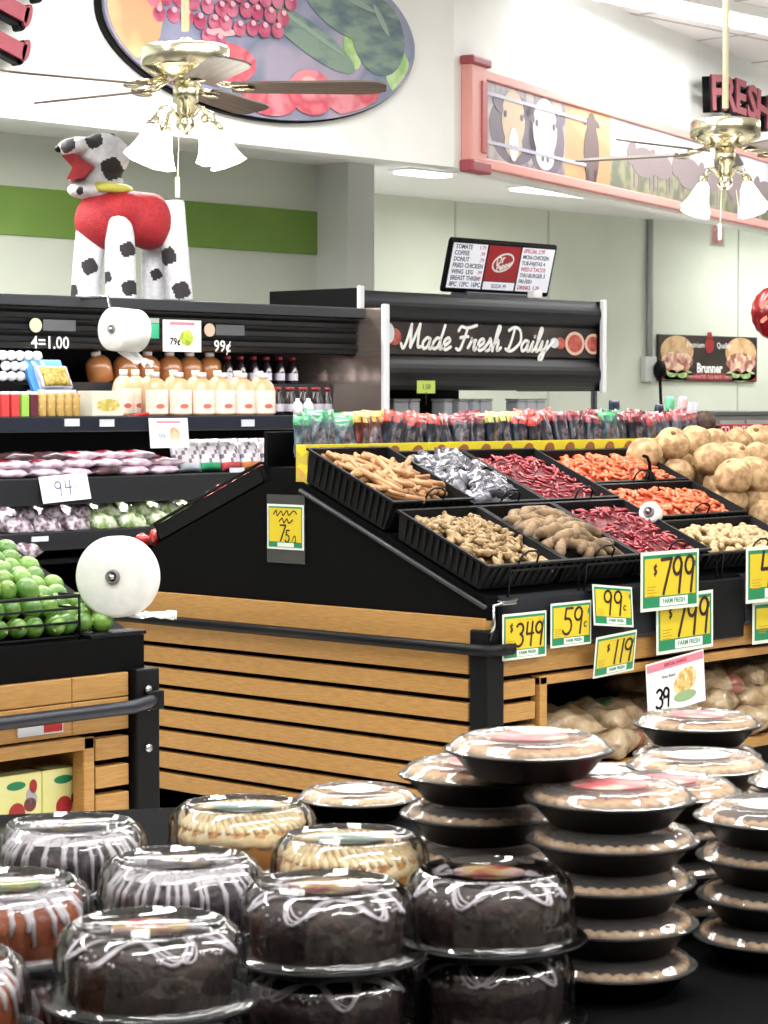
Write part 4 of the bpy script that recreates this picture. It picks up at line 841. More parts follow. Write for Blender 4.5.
# wrapped grey packs
pp = []; pm = mat('wrapped_grey', (104, 104, 116), .25, rgb2=(48, 44, 52), scale=22, coat=.8, bump=.7)
for s in range(4): pp.append(proto(MB().pillow(.13, .085, .05, seed=s+4, nz=.4).build('wrapped_pack', pm)))
fill('pack', .04, mat('pack_bed', (96, 92, 98), .35, rgb2=(150, 150, 158), scale=30, coat=.5, bump=.8), 'pack_heap', 'crumpled film under the wrapped packs')
scatter('pack', pp, 34, lambda u, v: .06+.045*sin(pi*u)*sin(pi*v)+R()*.015, 'crumpled clear wrapped grey pack in the second upper tray', 'wrapped packs in the upper tray', 'package', tilt=22, m=.06, sc=(.8, 1.2), seed=5)
# long brown roots
rp = []; rm = mat('root_skin', (136, 110, 78), .65, rgb2=(88, 68, 48), scale=14, stretch=(2, 1, 1), bump=.4)
for s in range(3): rp.append(proto(MB().tube([(-.10, -.016, 0), (-.085, -.012, 0), (-.05, 0, .006), (0, .012+.004*s, .008), (.05, .008, .004), (.088, -.008, 0), (.10, -.014, 0)], [.006, .017, .022, .024, .022, .015, .005], 10).build('brown_root', rm)))
fill('root', .035, mat('root_bed', (84, 66, 50), .7, rgb2=(50, 40, 32), scale=20, bump=.8), 'root_heap', 'dark bed of brown roots')
scatter('root', rp, 46, lambda u, v: .06+.05*sin(pi*v)*sin(pi*u)+R()*.02, 'long curved brown root lying in the second front tray', 'brown roots in the front row', 'root vegetable', rng=(-35, 0, 25), tilt=8, m=.075, sc=(.75, 1.05), seed=6)
# dried chilies
cp = []; cm = mat('chili_red', (150, 26, 40), .35, rgb2=(104, 16, 30), scale=40, coat=.4)
for s in range(3): cp.append(proto(MB().tube([(-.022, 0, 0), (-.012, .003*s, .002), (.006, .002, .001), (.024, -.004, 0)], [.004, .0062, .0055, .0012], 7).build('dried_chili', cm)))
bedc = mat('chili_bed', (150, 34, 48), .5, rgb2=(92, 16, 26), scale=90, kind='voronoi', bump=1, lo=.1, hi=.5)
for key, g_, sd in (('chili_low', 'front row', 7), ('chili_up', 'upper row', 8)):
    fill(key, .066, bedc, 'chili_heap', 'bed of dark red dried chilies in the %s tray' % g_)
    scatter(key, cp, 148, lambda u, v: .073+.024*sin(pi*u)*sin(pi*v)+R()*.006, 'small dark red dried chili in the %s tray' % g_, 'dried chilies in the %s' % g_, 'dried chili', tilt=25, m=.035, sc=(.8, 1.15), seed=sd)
op = []; om = mat('orange_dried', (212, 106, 58), .5, rgb2=(190, 66, 42), scale=30, coat=.3)
for s in range(3): op.append(proto(MB().tube([(-.026, -.004, 0), (-.012, .003, .003), (.01, .004, .003), (.028, -.004, 0)], [.003, .0085, .008, .002], 7).build('dried_pepper', om)))
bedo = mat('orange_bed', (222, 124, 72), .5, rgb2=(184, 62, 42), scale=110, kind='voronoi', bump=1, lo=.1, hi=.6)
for key, g_, sd in (('orange_mid', 'middle row', 9), ('orange_up', 'top row', 10)):
    fill(key, .058, bedo, 'orange_heap', 'bed of orange dried pieces in the %s tray' % g_)
    scatter(key, op, 148, lambda u, v: .065+.024*sin(pi*u)*sin(pi*v)+R()*.005, 'small orange dried pepper piece in the %s tray' % g_, 'orange dried pieces in the %s' % g_, 'dried pepper', tilt=15, m=.035, sc=(.8, 1.25), seed=sd)
npx = [proto(MB().ball((0, 0, 0), (.017, .015, .014), 10, 7, nz=.04, seed=s).build('pale_nut', mat('nut_shell', (196, 168, 126), .55, rgb2=(164, 134, 94), scale=50, bump=.3))) for s in range(2)]
fill('nut', .03, mat('nut_bed', (150, 122, 86), .6, rgb2=(110, 86, 58), scale=60, kind='voronoi', bump=.8), 'nut_heap', 'bed of pale nuts under the loose ones')
scatter('nut', npx, 190, lambda u, v: .042+.032*sin(pi*u)*sin(pi*v)+R()*.008, 'pale tan round nut in the wide front tray', 'pale nuts in the front row', 'nut', m=.035, sc=(.85, 1.2), seed=11)
# small roll on a spindle among the orange pieces, and the scoop
bag_roll(at(649, 512, Y=5.40), .043, .05, (FWD*.9+RGT*.4+Vector((0, 0, -.25))).normalized(), 'small white roll with dark core above the middle orange tray', (.03, .0, -.01))
p = at(650, 480, Y=5.72); o = empty('serving_scoop', p, (0, 0, .4), label='black scoop standing at the right end of the top orange tray', cat='scoop')
b = MB(); b.ball((0, 0, 0), (.03, .026, .034), nz=.05); b.build('scoop_head', black, o); MB().tube([(0, 0, .02), (-.01, .0, .07), (-.05, 0, .095), (-.11, 0, .10)], .007).build('handle', black, o)
# round brown roots (piled), a coconut behind
jm = mat('jicama_skin', (196, 166, 124), .8, rgb2=(150, 118, 82), scale=26, bump=.35, bscale=40)
jp = []
for s in range(4):
    o = MB().ball((0, 0, 0), (.085, .082, .070), 20, 14, nz=.06, seed=s+3).build('round_root', jm)
    st = MB(); st.tube([(0, 0, .060), (.004, 0, .070), (.008, .004, .076)], [.016, .009, .004], 8); st.build('stem_stub', mat('stub_brown', (140, 104, 66), .7), o); jp.append(proto(o))
jl = [(650, 458, 5.98), (686, 450, 6.08), (722, 463, 6.12), (757, 450, 6.15), (640, 487, 5.90), (672, 485, 5.90), (704, 478, 5.85), (740, 476, 5.9), (770, 462, 6.0), (706, 507, 5.72), (742, 495, 5.75), (775, 490, 5.75),
      (738, 520, 5.55), (768, 512, 5.55), (695, 455, 6.3), (664, 452, 6.2), (733, 452, 6.35), (768, 440, 6.4), (790, 500, 5.5), (755, 540, 5.38), (785, 528, 5.35), (800, 465, 5.9), (712, 440, 6.35), (800, 440, 6.3), (745, 436, 6.4), (682, 440, 6.38)]
rd = random.Random(5)
spots = []
for r_, (y0_, nn_) in enumerate(((5.30, 5), (5.43, 5), (5.56, 6), (5.70, 6), (5.82, 6), (5.92, 6))):
    for i in range(nn_):
        x = 8.07 + i*.155 + (r_ % 2)*.08
        z = ZL + .075 + max(0, min((y0_-YF)*math.tan(SL), ZR-ZL)) + .012
        spots.append((x, y0_+rd.uniform(-.02, .02), z))
for r_, y0_ in enumerate((5.55, 5.70, 5.86)):
    for i in range(5): spots.append((8.06 + i*.16 + (r_ % 2)*.07, y0_, ZL + .195 + min((y0_-YF)*math.tan(SL), ZR-ZL)))
spots += [(7.95, 5.92, 1.385), (8.9, 5.7, 1.25), (8.88, 5.5, 1.16), (8.93, 5.84, 1.33), (8.85, 5.35, 1.09)]
# the pile spills left over the ridge end of the orange trays
for i, (x, y, z) in enumerate(spots):
    pr, tr = jp[i % 4]; o = pr if pr.get('fresh') else copy_tree(pr, tr)
    if 'fresh' in pr: del pr['fresh']
    if 'fresh' in o: del o['fresh']
    s = rd.uniform(.84, 1.06); put(o, (x, y, z-.008), (rd.uniform(-.7, .7), rd.uniform(-.7, .7), rd.uniform(0, 6)), scale=s); tag(o, 'round brown root with rough skin piled at the right end of the island', 'root vegetable', 'round brown roots piled on the island')
p = at(705, 424, Y=6.2); o = empty('coconut', p, label='dark brown coconut behind the pile of round roots', cat='coconut'); MB().ball((0, 0, 0), (.05, .05, .055), 18, 12, nz=.02).build('shell', mat('coconut_brown', (62, 44, 38), .8, rgb2=(84, 62, 50), scale=30, bump=.8), o)
b = MB()
for k in range(3): b.ball((.012*cos(k*2.1), .012*sin(k*2.1), .053), .006, 8, 6)
b.build('eye', black, o)
# ridge: candy tray with yellow printed strip
e = empty('ridge_tray', (7.6, 6.13, ZR), label='long tray with yellow printed strip standing on the island ridge', cat='tray'); 
xa, xb = BX+.02-7.6, 8.95-7.6
MB().box((xa, -.08, 0), (xb, .12, .05)).bbox((xa, .1, 0), (xb, .12, .18), .003).bbox((xa, -.095, .0), (xb, -.08, .13), .002).build('tray_body', black, e)
MB().bbox((xa, -.103, .012), (xb, -.096, .135), .001).build('yellow_strip', mat('strip_yellow', (222, 204, 50), .45), e)
MB().bbox((xa-.012, -.12, -.08), (xa, -.06, .135), .002).build('strip_end', multi('strip_end_print', [(222, 204, 50), (216, 150, 100), (200, 180, 70)], 25), e)
k = 0
for i in range(20):
    x = xa+.07+i*.133; b = MB(); rd = random.Random(i)
    M = Rx(90)
    b.ell(x, .090, .034, .034, .001, 0, T((0, -.103, 0)) @ M, n=16); b.ell(x+.003, .108, .026, .018, .001, 1, T((0, -.1042, 0)) @ M, n=14)
    if i % 3 != 1: b.ell(x+.038*(1 if i % 2 else -1), .075, .026, .026, .001, 2, T((0, -.1044, 0)) @ M, n=12); b.ell(x, .065, .024, .012, .001, 3, T((0, -.1052, 0)) @ M, n=10)
    b.build('fruit_print', [mat('print_red', (160, 60, 60), .5), mat('print_brown', (150, 96, 60), .5), mat('print_green', (110, 160, 90), .5), mat('print_white', (226, 220, 214), .5)], e)
# packets
cols = [(300, 350, (52, 150, 96), 'green', (120, 150, 170)), (350, 376, (222, 180, 84), 'yellow', (150, 60, 50)), (376, 436, (206, 58, 46), 'red', (76, 84, 104)), (436, 480, (130, 34, 48), 'dark red', (56, 64, 86)),
        (480, 516, (206, 214, 112), 'lime', (60, 72, 96)), (516, 556, (214, 66, 60), 'red and pink', (64, 70, 92)), (556, 600, (136, 38, 52), 'dark red', (56, 64, 86)), (600, 622, (128, 176, 92), 'green', (50, 60, 84)), (622, 640, (110, 34, 44), 'dark red', (40, 46, 62)), (640, 700, (170, 60, 66), 'mixed', (150, 156, 176))]
meshes = {}
cnt = 0
for row, (yo, zo) in enumerate(((-.05, .115), (.01, .115), (.065, .118))):
    px = 303 + row*6
    while px < 694:
        for (a_, c_, col, nm, low) in cols:
            if a_ <= px < c_: break
        p = at(px, 440, Y=6.13+yo)
        if p.x > 8.88: break
        key = (nm, cnt % 3)
        if key not in meshes:
            b = MB(); b.pillow(.10, .165, .036, M=Rx(90) @ T((0, .0825, 0)), seed=cnt, nz=.35, mfun=lambda u, v: (1 if v < .74+.1*((int(u*8)*7) % 3-1) else 0) if not (.3 < u < .72 and .2 < v < .6) else 2)
            o = b.build('snack_packet', [mat('pkt_'+nm.replace(' ', '_'), tuple(int(c*.78) for c in col), .3, rgb2=tuple(min(255, int(c*1.0)+20) for c in col), scale=60, coat=.6, bump=.3), mat('pktlow_'+nm.replace(' ', '_'), tuple(int(c*.75) for c in low), .3, rgb2=tuple(int(c*.4) for c in low), scale=30, coat=.6), mat('pkt_mid', (120, 110, 116), .3, rgb2=(50, 44, 54), scale=50, coat=.5)]); meshes[key] = o.data
        else: o = bpy.data.objects.new('snack_packet', meshes[key]); C.objects.link(o)
        put(o, (p.x, 6.13+yo, ZR+zo-.03), (radians(U(-12, 4)), radians(U(-10, 10)), radians(U(-25, 25))))
        o.scale = (1, 1, U(.9, 1.08)); side = 'left' if px < 436 else ('middle' if px < 556 else 'right')
        tag(o, 'shiny %s snack packet in the %s of the ridge tray, %s row' % (nm, side, ('front', 'middle', 'back')[row]), 'snack packet', '%s snack packets, %s, %s row' % (nm, side, ('front', 'middle', 'back')[row])); cnt += 1
        px += 14.5
for i, (px, py, c_, nm) in enumerate(((615, 408, (36, 44, 66), 'dark blue'), (671, 404, (110, 206, 160), 'mint green'), (684, 404, (236, 190, 196), 'pale pink'), (660, 412, (40, 46, 66), 'navy'))):
    p = at(px, py, Y=6.22); o = MB().pillow(.07 if i < 1 else .055, .07, .03, M=Rx(90), seed=i).build('paper_topper', mat('top_'+nm.replace(' ', '_'), c_, .4)); put(o, (p.x, 6.225, p.z)); 
    s = MB().tube([(0, 0, -.03), (0, 0, -(p.z-ZR-.055))], .004, 6).build('stick', white, o); tag(o, '%s topper sticking up above the packets at the right' % nm, 'topper')
for i, px in enumerate((689, 697)):
    p = at(px, 410, Y=6.3); o = empty('clear_cup', (p.x, 6.32+.02*i, ZR+.0), label='%s of the two clear plastic cup stacks behind the packets at the right' % ('left', 'right')[i], cat='cup'); MB().lathe([(.022, 0), (.024, .0), (.036, .29), (.033, .29), (.022, .01)], 20).build('cup_stack', clear('cup_plastic', (245, 245, 255), base=.2, milk=.35), o)

# price signs on the front
def price_sign(px, py, w_, h, Y, s, label, size=.55, roll=0, lean=0, yaw=0, curl=False, head=True, xo=0, cents=None, dollar=False, m=None):
    w = w_/.66; p = at(px, py, Y=Y); o = empty('price_sign', p, label=label, cat='price sign'); o.rotation_euler = (Matrix.Rotation(radians(yaw), 3, 'Z') @ Matrix.Rotation(pi/2+radians(lean), 3, 'X') @ Matrix.Rotation(radians(roll), 3, 'Z')).to_euler()
    b = MB(); b.bbox((-w/2, -h/2, -.001), (w/2, h/2, .001), .0008); b.build('card', mat('card_edge', (222, 226, 216), .5), o)
    b = MB(); q = w*.035; b.box((-w/2+q, -h/2+q, .001), (w/2-q, h/2-q, .0016), 0); b.box((-w/2+q*1.8, -h/2+q*4.2, .0016), (w/2-q*1.8, h/2-q*2.0, .0022), 1)
    b.box((-w*.18, -h/2+q*1.2, .0016), (w*.3, -h/2+q*3.8, .0024), 2); b.build('print', [green, yellow, paper], o)
    text('lettering', 'FARM FRESH', w*.07, green, o, (w*.06, -h/2+q*2.6, .0026), bold=.0004)
    b = MB()
    if head: 
        for k in range(6): ribbon(b, [(-w*.16+k*w*.06, h*.34+.002*(k % 2)), (-w*.13+k*w*.06, h*.36-.003*(k % 3))], .0018, .0005, z=.0024)
    for k in range(4): b.box((-w*.40, -h*.25+k*h*.05, .0023), (-w*.27+w*.03*(k % 2), -h*.235+k*h*.05, .0026))
    b.build('small_print', mat('faint_ink', (176, 140, 40), .5), o)
    b = MB(); b.ell(w*.36, h*.33, w*.06, h*.05, .0006, 0, z=.0023); b.ell(w*.42, h*.26, w*.02, h*.06, .0006, 1, z=.0024); b.build('sun_print', [mat('sun_gold', (210, 170, 40), .5), green], o)
    b = MB(); x = -w*.36+xo*w; y = -h*.22
    if dollar: hand(b, '$', x, y+h*.32, h*.18, w*.014, z=.0026, sl=.12, kx=1.4); x += h*.18
    kx = min(1.5, (w*.42-x)/(h*size*.56*sum(.62 if c_ == '1' else 1 for c_ in s)))*(.8 if cents else 1)
    x = hand(b, s, x, y, h*size, w*.036, z=.0026, adv=.56, sl=.12, kx=kx)
    if cents: hand(b, 'c', x+.0, y+h*.1, h*.2, w*.015, z=.0026, kx=1.4)
    b.build('price_digits', ink, o); return o
yf = YF-.045
price_sign(524.5, 635.5, .155, .158, yf, '349', 'yellow price sign reading $3.49, leftmost on the island rail', dollar=True, size=.5)
price_sign(571, 624, .150, .155, yf-.004, '59', 'yellow price sign reading 59 cents, second from left on the rail', cents=True, size=.6, xo=.12)
price_sign(613, 606, .150, .145, yf-.02, '99', 'yellow price sign reading 99 cents, tilted on the rail above the $1.19 sign', cents=True, size=.6, roll=-6, xo=.08, lean=-8)
price_sign(615, 654, .155, .150, yf-.03, '119', 'yellow price sign reading $1.19 hanging below the rail', dollar=True, roll=3, xo=.12, lean=8)
price_sign(670, 580, .235, .215, YF-.08, '799', 'larger yellow $7.99 price sign standing in front of the trays', dollar=True, size=.62, xo=.05)
price_sign(685, 622, .235, .215, yf-.01, '799', 'yellow $7.99 price sign on the rail, partly behind the upper one', dollar=True, size=.62, xo=.05, roll=1)
price_sign(775, 573, .26, .215, YF-.08, '49', 'yellow price sign starting with 4 at the right edge, upper one', size=.62, xo=.05)
price_sign(781, 620, .26, .165, yf, '19', 'yellow price sign starting with 1 at the right edge, lower one', size=.6, xo=.05)
# pink and white card hanging below
p = at(676, 683, Y=YF-.06); o = empty('price_card', p, label='white and pink card with picture of beans hanging below the oak board', cat='price card'); o.rotation_euler = (Matrix.Rotation(pi/2, 3, 'X') @ Matrix.Rotation(radians(5), 3, 'Z')).to_euler()
w_, h_ = .36, .195; MB().bbox((-w_/2, -h_/2, -.001), (w_/2, h_/2, .001), .0008).build('card', paper, o); MB().box((-w_/2+.006, h_/2-.034, .001), (w_/2-.006, h_/2-.006, .002)).build('title_strip', pink, o)
text('lettering', 'ESPECIAL SAVINGS', .017, mat('title_red', (176, 50, 70)), o, (0, h_/2-.02, .0025)); text('lettering', 'Pinto Beans', .018, mat('grey_ink', (90, 90, 100)), o, (-.045, .035, .0015)); 
b = MB(); b.ell(.055, .0, .075, .045, .0007, 0, rot=.3, z=.001); b.ell(.05, -.055, .07, .02, .0007, 1, z=.0016); b.build('food_picture', [multi('beans_print', [(226, 190, 120), (240, 214, 160), (206, 160, 96)], 60), mat('leaf_print', (150, 176, 130), .5)], o)
b = MB(); hand(b, '39', -.13, -.075, .07, .010, z=.0015, adv=.5, kx=1.2); hand(b, '$', -.088, -.045, .022, .003, z=.0015); b.build('price_digits', black, o)
# sign on the end panel
p = at(285.5, 527, X=BX-.006); o = empty('price_sign', p, label='yellow hand written price sign on the black gabled end panel', cat='price sign'); o.rotation_euler = (Matrix.Rotation(-pi/2, 3, 'Z') @ Matrix.Rotation(pi/2, 3, 'X')).to_euler()
w_, h_ = .19, .165
MB().bbox((-w_/2-.004, -h_/2-.05, -.004), (w_/2+.004, h_/2+.035, -.001), .0008).build('sleeve', mat('sleeve_dark', (52, 50, 52), .15, coat=.6), o)
b = MB(); b.bbox((-w_/2, -h_/2, -.001), (w_/2, h_/2, .001), .0008, 0); b.box((-w_/2+.008, -h_/2+.008, .001), (w_/2-.008, h_/2-.008, .0016), 1); b.box((-w_/2+.012, -h_/2+.028, .0016), (w_/2-.012, h_/2-.014, .0022), 2); b.box((-.04, -h_/2+.01, .0016), (.045, -h_/2+.025, .0022), 0); b.build('card', [mat('card_edge', (222, 226, 216)), green, yellow], o)
b = MB(); hand(b, '7', -.035, -.05, .06, .006, z=.0024, sl=.2); hand(b, '5', .0, -.055, .045, .005, z=.0024); 
ribbon(b, cat([(-.06, .045), (-.045, .06), (-.04, .04), (-.02, .058), (-.01, .042), (.01, .06), (.02, .044), (.045, .06), (.06, .05)]), .004, .0006, z=.0024); ribbon(b, cat([(-.03, .02), (-.015, .032), (-.005, .015), (.01, .03), (.02, .015), (.04, .028)]), .004, .0006, z=.0024)
ribbon(b, cat([(.035, -.05), (.05, -.03), (.055, -.05), (.045, -.055)]), .003, .0006, z=.0024); b.build('handwriting', ink, o)
# pepper tray on the far slope
o = empty('produce_tray', (BX+.2, 6.68, 1.1), label='dark mesh tray of red produce on the far slope of the island', cat='tray')
m3 = T((BX, YR1, ZR)) @ Matrix.Rotation(-math.atan2(ZR-ZL, YB-YR1), 4, 'X')
b = MB(); inv3 = T((-BX-.2, -6.68, -1.1)); Mx = inv3 @ m3
for (a_, c_) in (((.0, .02, .0), (.4, .03, .07)), ((.0, .02, .0), (.01, .66, .07)), ((.39, .02, .0), (.4, .66, .07)), ((0, .65, 0), (.4, .66, .07)), ((0, .02, 0), (.4, .66, .012))): b.bbox(a_, c_, .002, 0, Mx)
b.build('shell', traym, o)
b = MB(); b.tube([Mx @ Vector(q_) for q_ in ((0, .02, .078), (0, .66, .078), (.4, .66, .078), (.4, .02, .078))], .007, 6, closed=True); b.build('wire_rim', blackm, o)
pep = proto(MB().ball((0, 0, 0), (.033, .03, .03), 12, 8, nz=.06).build('red_pepper', mat('pepper_red', (190, 50, 46), .25, rgb2=(160, 30, 36), scale=12, coat=.8)))
rd = random.Random(12)
for i in range(41):
    if i < 34: q_ = m3 @ Vector((.05+.075*(i % 5)+rd.uniform(-.01, .01), .06+.082*(i//5)*.95, .045+rd.uniform(0, .03)))
    pr, tr = pep; oo = pr if pr.get('fresh') else copy_tree(pr, tr)
    for z_ in (pr, oo):
        if 'fresh' in z_: del z_['fresh']
    if i >= 34: q_ = m3 @ Vector((.04+.065*((i-34) % 3), .71+.065*((i-34)//3)+.02*(i % 2), .045+.012*(i % 2)))
    put(oo, q_, (rd.uniform(0, 3), rd.uniform(0, 3), 0)); tag(oo, 'red pepper in the dark tray on the far slope' if i < 34 else 'red orange tomato on the far slope below the dark tray', 'pepper' if i < 34 else 'tomato', 'red peppers on the far slope' if i < 34 else 'tomatoes on the far slope')
    if i >= 34: oo.data = oo.data if i > 34 else oo.data
# bean bags in the niche
bagm = [mat('bean_bag', (150, 122, 88), .3, rgb2=(190, 168, 136), scale=14, coat=.6, bump=.6, bscale=60), mat('bag_green', (90, 140, 90), .3, coat=.5), mat('bag_red', (150, 90, 76), .3, coat=.5)]
k = 0
for row, (z, yy) in enumerate(((.30, YF+.10), (.385, YF+.14), (.46, YF+.2))):
    for i in range(8):
        x = 6.50+i*.30+row*.08
        if row == 2 and i in (0, 1): continue
        b = MB(); b.pillow(.30, .30, .13, M=T((0, 0, .05)) @ Rx(-8+8*row), seed=k+200, nz=.28, n=12, mfun=lambda u, v, k=k: 1 if (k % 3 == 0 and .3 < u < .42 and v > .3) else (2 if (k % 4 == 1 and .7 < u < .85 and v < .3) else 0)); o = b.build('bean_bag', bagm, None, (x, yy+.02, z)); o.rotation_euler = (0, 0, radians(U(-25, 25))); k += 1
        tag(o, 'lumpy clear bag of tan beans in the %s layer inside the island niche' % ('bottom', 'middle', 'top')[row], 'bean bag', 'bean bags in the %s layer' % ('bottom', 'middle', 'top')[row])

# ---- lime island at the left
LX1, LX0 = 4.50, 2.2
e = empty('produce_island', (3.6, 6.1, 0), label='smaller oak and black produce island holding limes at the left edge', cat='produce display'); inv = T((-3.6, -6.1, 0))
prof = [(YF, .825), (YF, .925), (YF+.05, .925), (YR0, 1.27), (YR1, 1.27), (YB, .925), (YB, .825)]
b = MB(); b.prism(prof, LX0, LX1, 'x', 0, inv); b.build('sloped_top', mat('matte_black', (20, 20, 22)), e)
b = MB(); b.box((LX0, YF+.5, .02), (LX1-.03, YB-.03, .83), 0, inv); b.box((4.30, YF+.03, .02), (LX1-.03, YF+.5, .83), 0, inv); b.box((LX0, YF+.03, .64), (4.3, YF+.5, .83), 0, inv); b.box((LX0, YF+.03, .02), (4.3, YF+.5, .36), 0, inv); b.build('core', black, e)
b = MB(); b.bbox((LX0, YF-.012, .755), (4.22, YF+.03, .823), .003, 0, inv); b.bbox((4.222, YF-.012, .755), (4.43, YF+.03, .823), .003, 0, inv); b.build('front_board', wood, e)
b = MB(); b.bbox((LX0, YF-.012, .66), (4.22, YF+.03, .752), .003, 0, inv); b.bbox((4.222, YF-.012, .66), (4.43, YF+.03, .752), .003, 0, inv); b.build('front_board', wood, e)
for k in range(7):
    z = .64-.081*k; b = MB(); b.bbox((4.305, YF-.012, z-.062), (4.43, YF+.03, z), .003, 0, inv); b.build('front_slat', wood, e)
b = MB(); b.bbox((4.255, YF-.02, .2), (4.295, YF+.03, .652), .004, 0, inv); b.bbox((LX0, YF-.02, .615), (4.295, YF+.03, .652), .004, 0, inv); b.bbox((LX0, YF-.02, .34), (4.295, YF+.45, .37), .004, 0, inv); b.bbox((4.28, YF+.03, .37), (4.295, YF+.5, .64), .002, 0, inv); b.build('niche_frame', wood, e)
b = MB(); b.bbox((4.44, YF-.035, 0), (4.53, YF+.06, .83), .006, 0, inv); b.build('corner_post', blackm, e)
b = MB()
for z in (.77, .72, .60, .33): b.tube([(4.48, YF-.035, z), (4.48, YF-.045, z)], .012, 10, 0, inv)
b.build('bolt', chrome, e)
b = MB(); b.bbox((4.47, YF-.05, .71), (4.535, YF-.02, .765), .004, 0, inv); b.build('rail_bracket', blackm, e)
b = MB(); b.tube([(LX0, YF-.06, .728), (4.40, YF-.06, .728), (4.47, YF-.05, .735), (4.52, YF-.02, .745)], .02, 10, 0, inv); b.build('bumper_rail', navy, e)
p = at(41, 728, Y=YF-.02); b = MB(); b.bbox((p.x-.08, YF-.02, .675), (p.x+.08, YF-.014, .71), .001, 0, inv); b.bbox((p.x+.01, YF-.0215, .68), (p.x+.075, YF-.0195, .705), .0005, 1, inv); b.build('shelf_label', [mat('label_grey', (214, 216, 222), .5), red], e)
# wire basket front
b = MB(); xw = at(86, 600, Y=YF).x
for z in (.935, .975, 1.015, 1.05): b.tube([(LX0, YF+.03, z), (xw, YF+.03, z), (xw, YF+.12, z)], .004 if z < 1.04 else .006, 6, 0, inv)
for k in range(10): x = xw-.0-k*.3; b.tube([(x, YF+.03, .925), (x, YF+.03, 1.05)], .004, 6, 0, inv)
b.build('wire_basket', blackm, e)
lm = mat('lime_skin', (78, 124, 44), .42, rgb2=(116, 156, 66), scale=6, coat=.4, bump=.15, bscale=90)
lime = []
for s in range(2):
    o = MB().ball((0, 0, 0), (.034, .031, .031), 16, 12).build('lime', lm); MB().ball((.033, 0, 0), (.006, .006, .006), 8, 6).build('stem_end', mat('lime_tip', (150, 160, 80), .6), o); lime.append(proto(o))
rd = random.Random(9); L2 = []
for j in range(15):
    for i in range(26):
        x = 4.40 - i*.062 - (j % 2)*.031; y = YF+.07+j*.056
        if x < 3.05: continue
        hgt = 0 if x > 4.27 else (.06 if x > 4.2 else (.11 if x > 4.08 else .16))
        base = .925 + max(0, (y-YF-.05))*math.tan(math.atan2(.345, YR0-YF-.05))
        lv = 0
        while lv*.052 <= hgt:
            if lv*.052 > hgt-.06 or j == 0 or x > 4.2: L2.append((x+rd.uniform(-.008, .008), y+rd.uniform(-.008, .008)+.02*lv, base+.034+lv*.052))
            lv += 1
L2 = [q_ for q_ in L2 if q_[2] < 1.31][:460]
L2.sort(key=lambda q_: (Vector(q_)-EYE).length)
inview = []
for q_ in L2:
    d = Vector(q_)-EYE; D = d.dot(FWD); px = 384+d.dot(RGT)/D*FPX
    if px > -25: inview.append(q_)
print('limes', len(inview))
for q_ in inview[:300]:
    i = rd.randrange(2); pr, tr = lime[i]; o = pr if pr.get('fresh') else copy_tree(pr, tr)
    for z_ in (pr, o):
        if 'fresh' in z_: del z_['fresh']
    put(o, q_, (rd.uniform(0, 6), rd.uniform(-.6, .6), rd.uniform(0, 6)), scale=rd.uniform(.9, 1.1)); tag(o, 'green lime piled on the island at the left edge', 'lime', 'limes piled in the wire basket')
pp_ = at(113, 577, Y=YF+.02)
bag_roll(pp_, .118, .08, (FWD*.95+RGT*.25).normalized(), 'large white produce bag roll at the corner of the lime island', (.17, -.06, -.01))
b = MB(); b.bbox((-.1, -.01, 0), (.11, .16, .012), .003); b.tube([(0, .06, 0), (0, .06, .16)], .01); 
o = b.build('bag_roll_holder', blackm, None, (pp_.x, YF+.01, .926)); tag(o, 'small black stand under the large bag roll', 'holder')
# boxes in the lime niche
for i, px in enumerate((15, 62)):
    p = at(px, 800, Y=YF+.08); o = empty('dip_box', (p.x, YF+.10, .37), (0, 0, radians(2)), label='%s yellow and white box with green label and strawberries under the limes' % ('left', 'right')[i], cat='box', group=None)
    MB().bbox((-.098, -.05, 0), (.098, .05, .19), .003).build('carton', mat('box_lemon', (226, 226, 140), .5, rgb2=(240, 238, 190), scale=3), o)
    b = MB(); M = T((0, -.0505, 0)) @ Rx(90); b.ell(-.022, .158, .034, .012, .001, 0, M, n=18); b.ell(.04, .15, .014, .02, .001, 1, M, n=14); b.ell(.034, .12, .018, .026, .001, 2, M, n=12, rot=.5); b.ell(.028, .1, .022, .02, .001, 3, M, n=14); b.ell(-.02, .08, .03, .03, .001, 1, M, n=16)
    b.build('box_print', [green, mat('berry_red', (170, 44, 48), .5), mat('print_grey', (180, 176, 186), .5), mat('print_choc', (120, 60, 60), .5)], o)

# ================================================================= spotted papier-mache dog on the cooler
p0 = at(128, 296, Y=9.32); S = 1.0
e = empty('spotted_dog_figure', (p0.x, 9.32, 2.12), (0, 0, HEAD-pi/2), label='white papier-mache dog with black spots in a red shirt on the cooler', cat='figure')
def remesh(o, vox, names=None):
    md = o.modifiers.new('r', 'REMESH'); md.mode = 'VOXEL'; md.voxel_size = vox; md.use_smooth_shade = True
    sm_ = o.modifiers.new('s', 'SMOOTH'); sm_.iterations = 6; sm_.factor = .6
    dg = bpy.context.evaluated_depsgraph_get(); me = bpy.data.meshes.new_from_object(o.evaluated_get(dg)); o.modifiers.clear(); ms = [m for m in o.data.materials]; o.data = me
    me.materials.clear()
    for m in ms: me.materials.append(m)
    for pl in me.polygons: pl.use_smooth = True
    return me
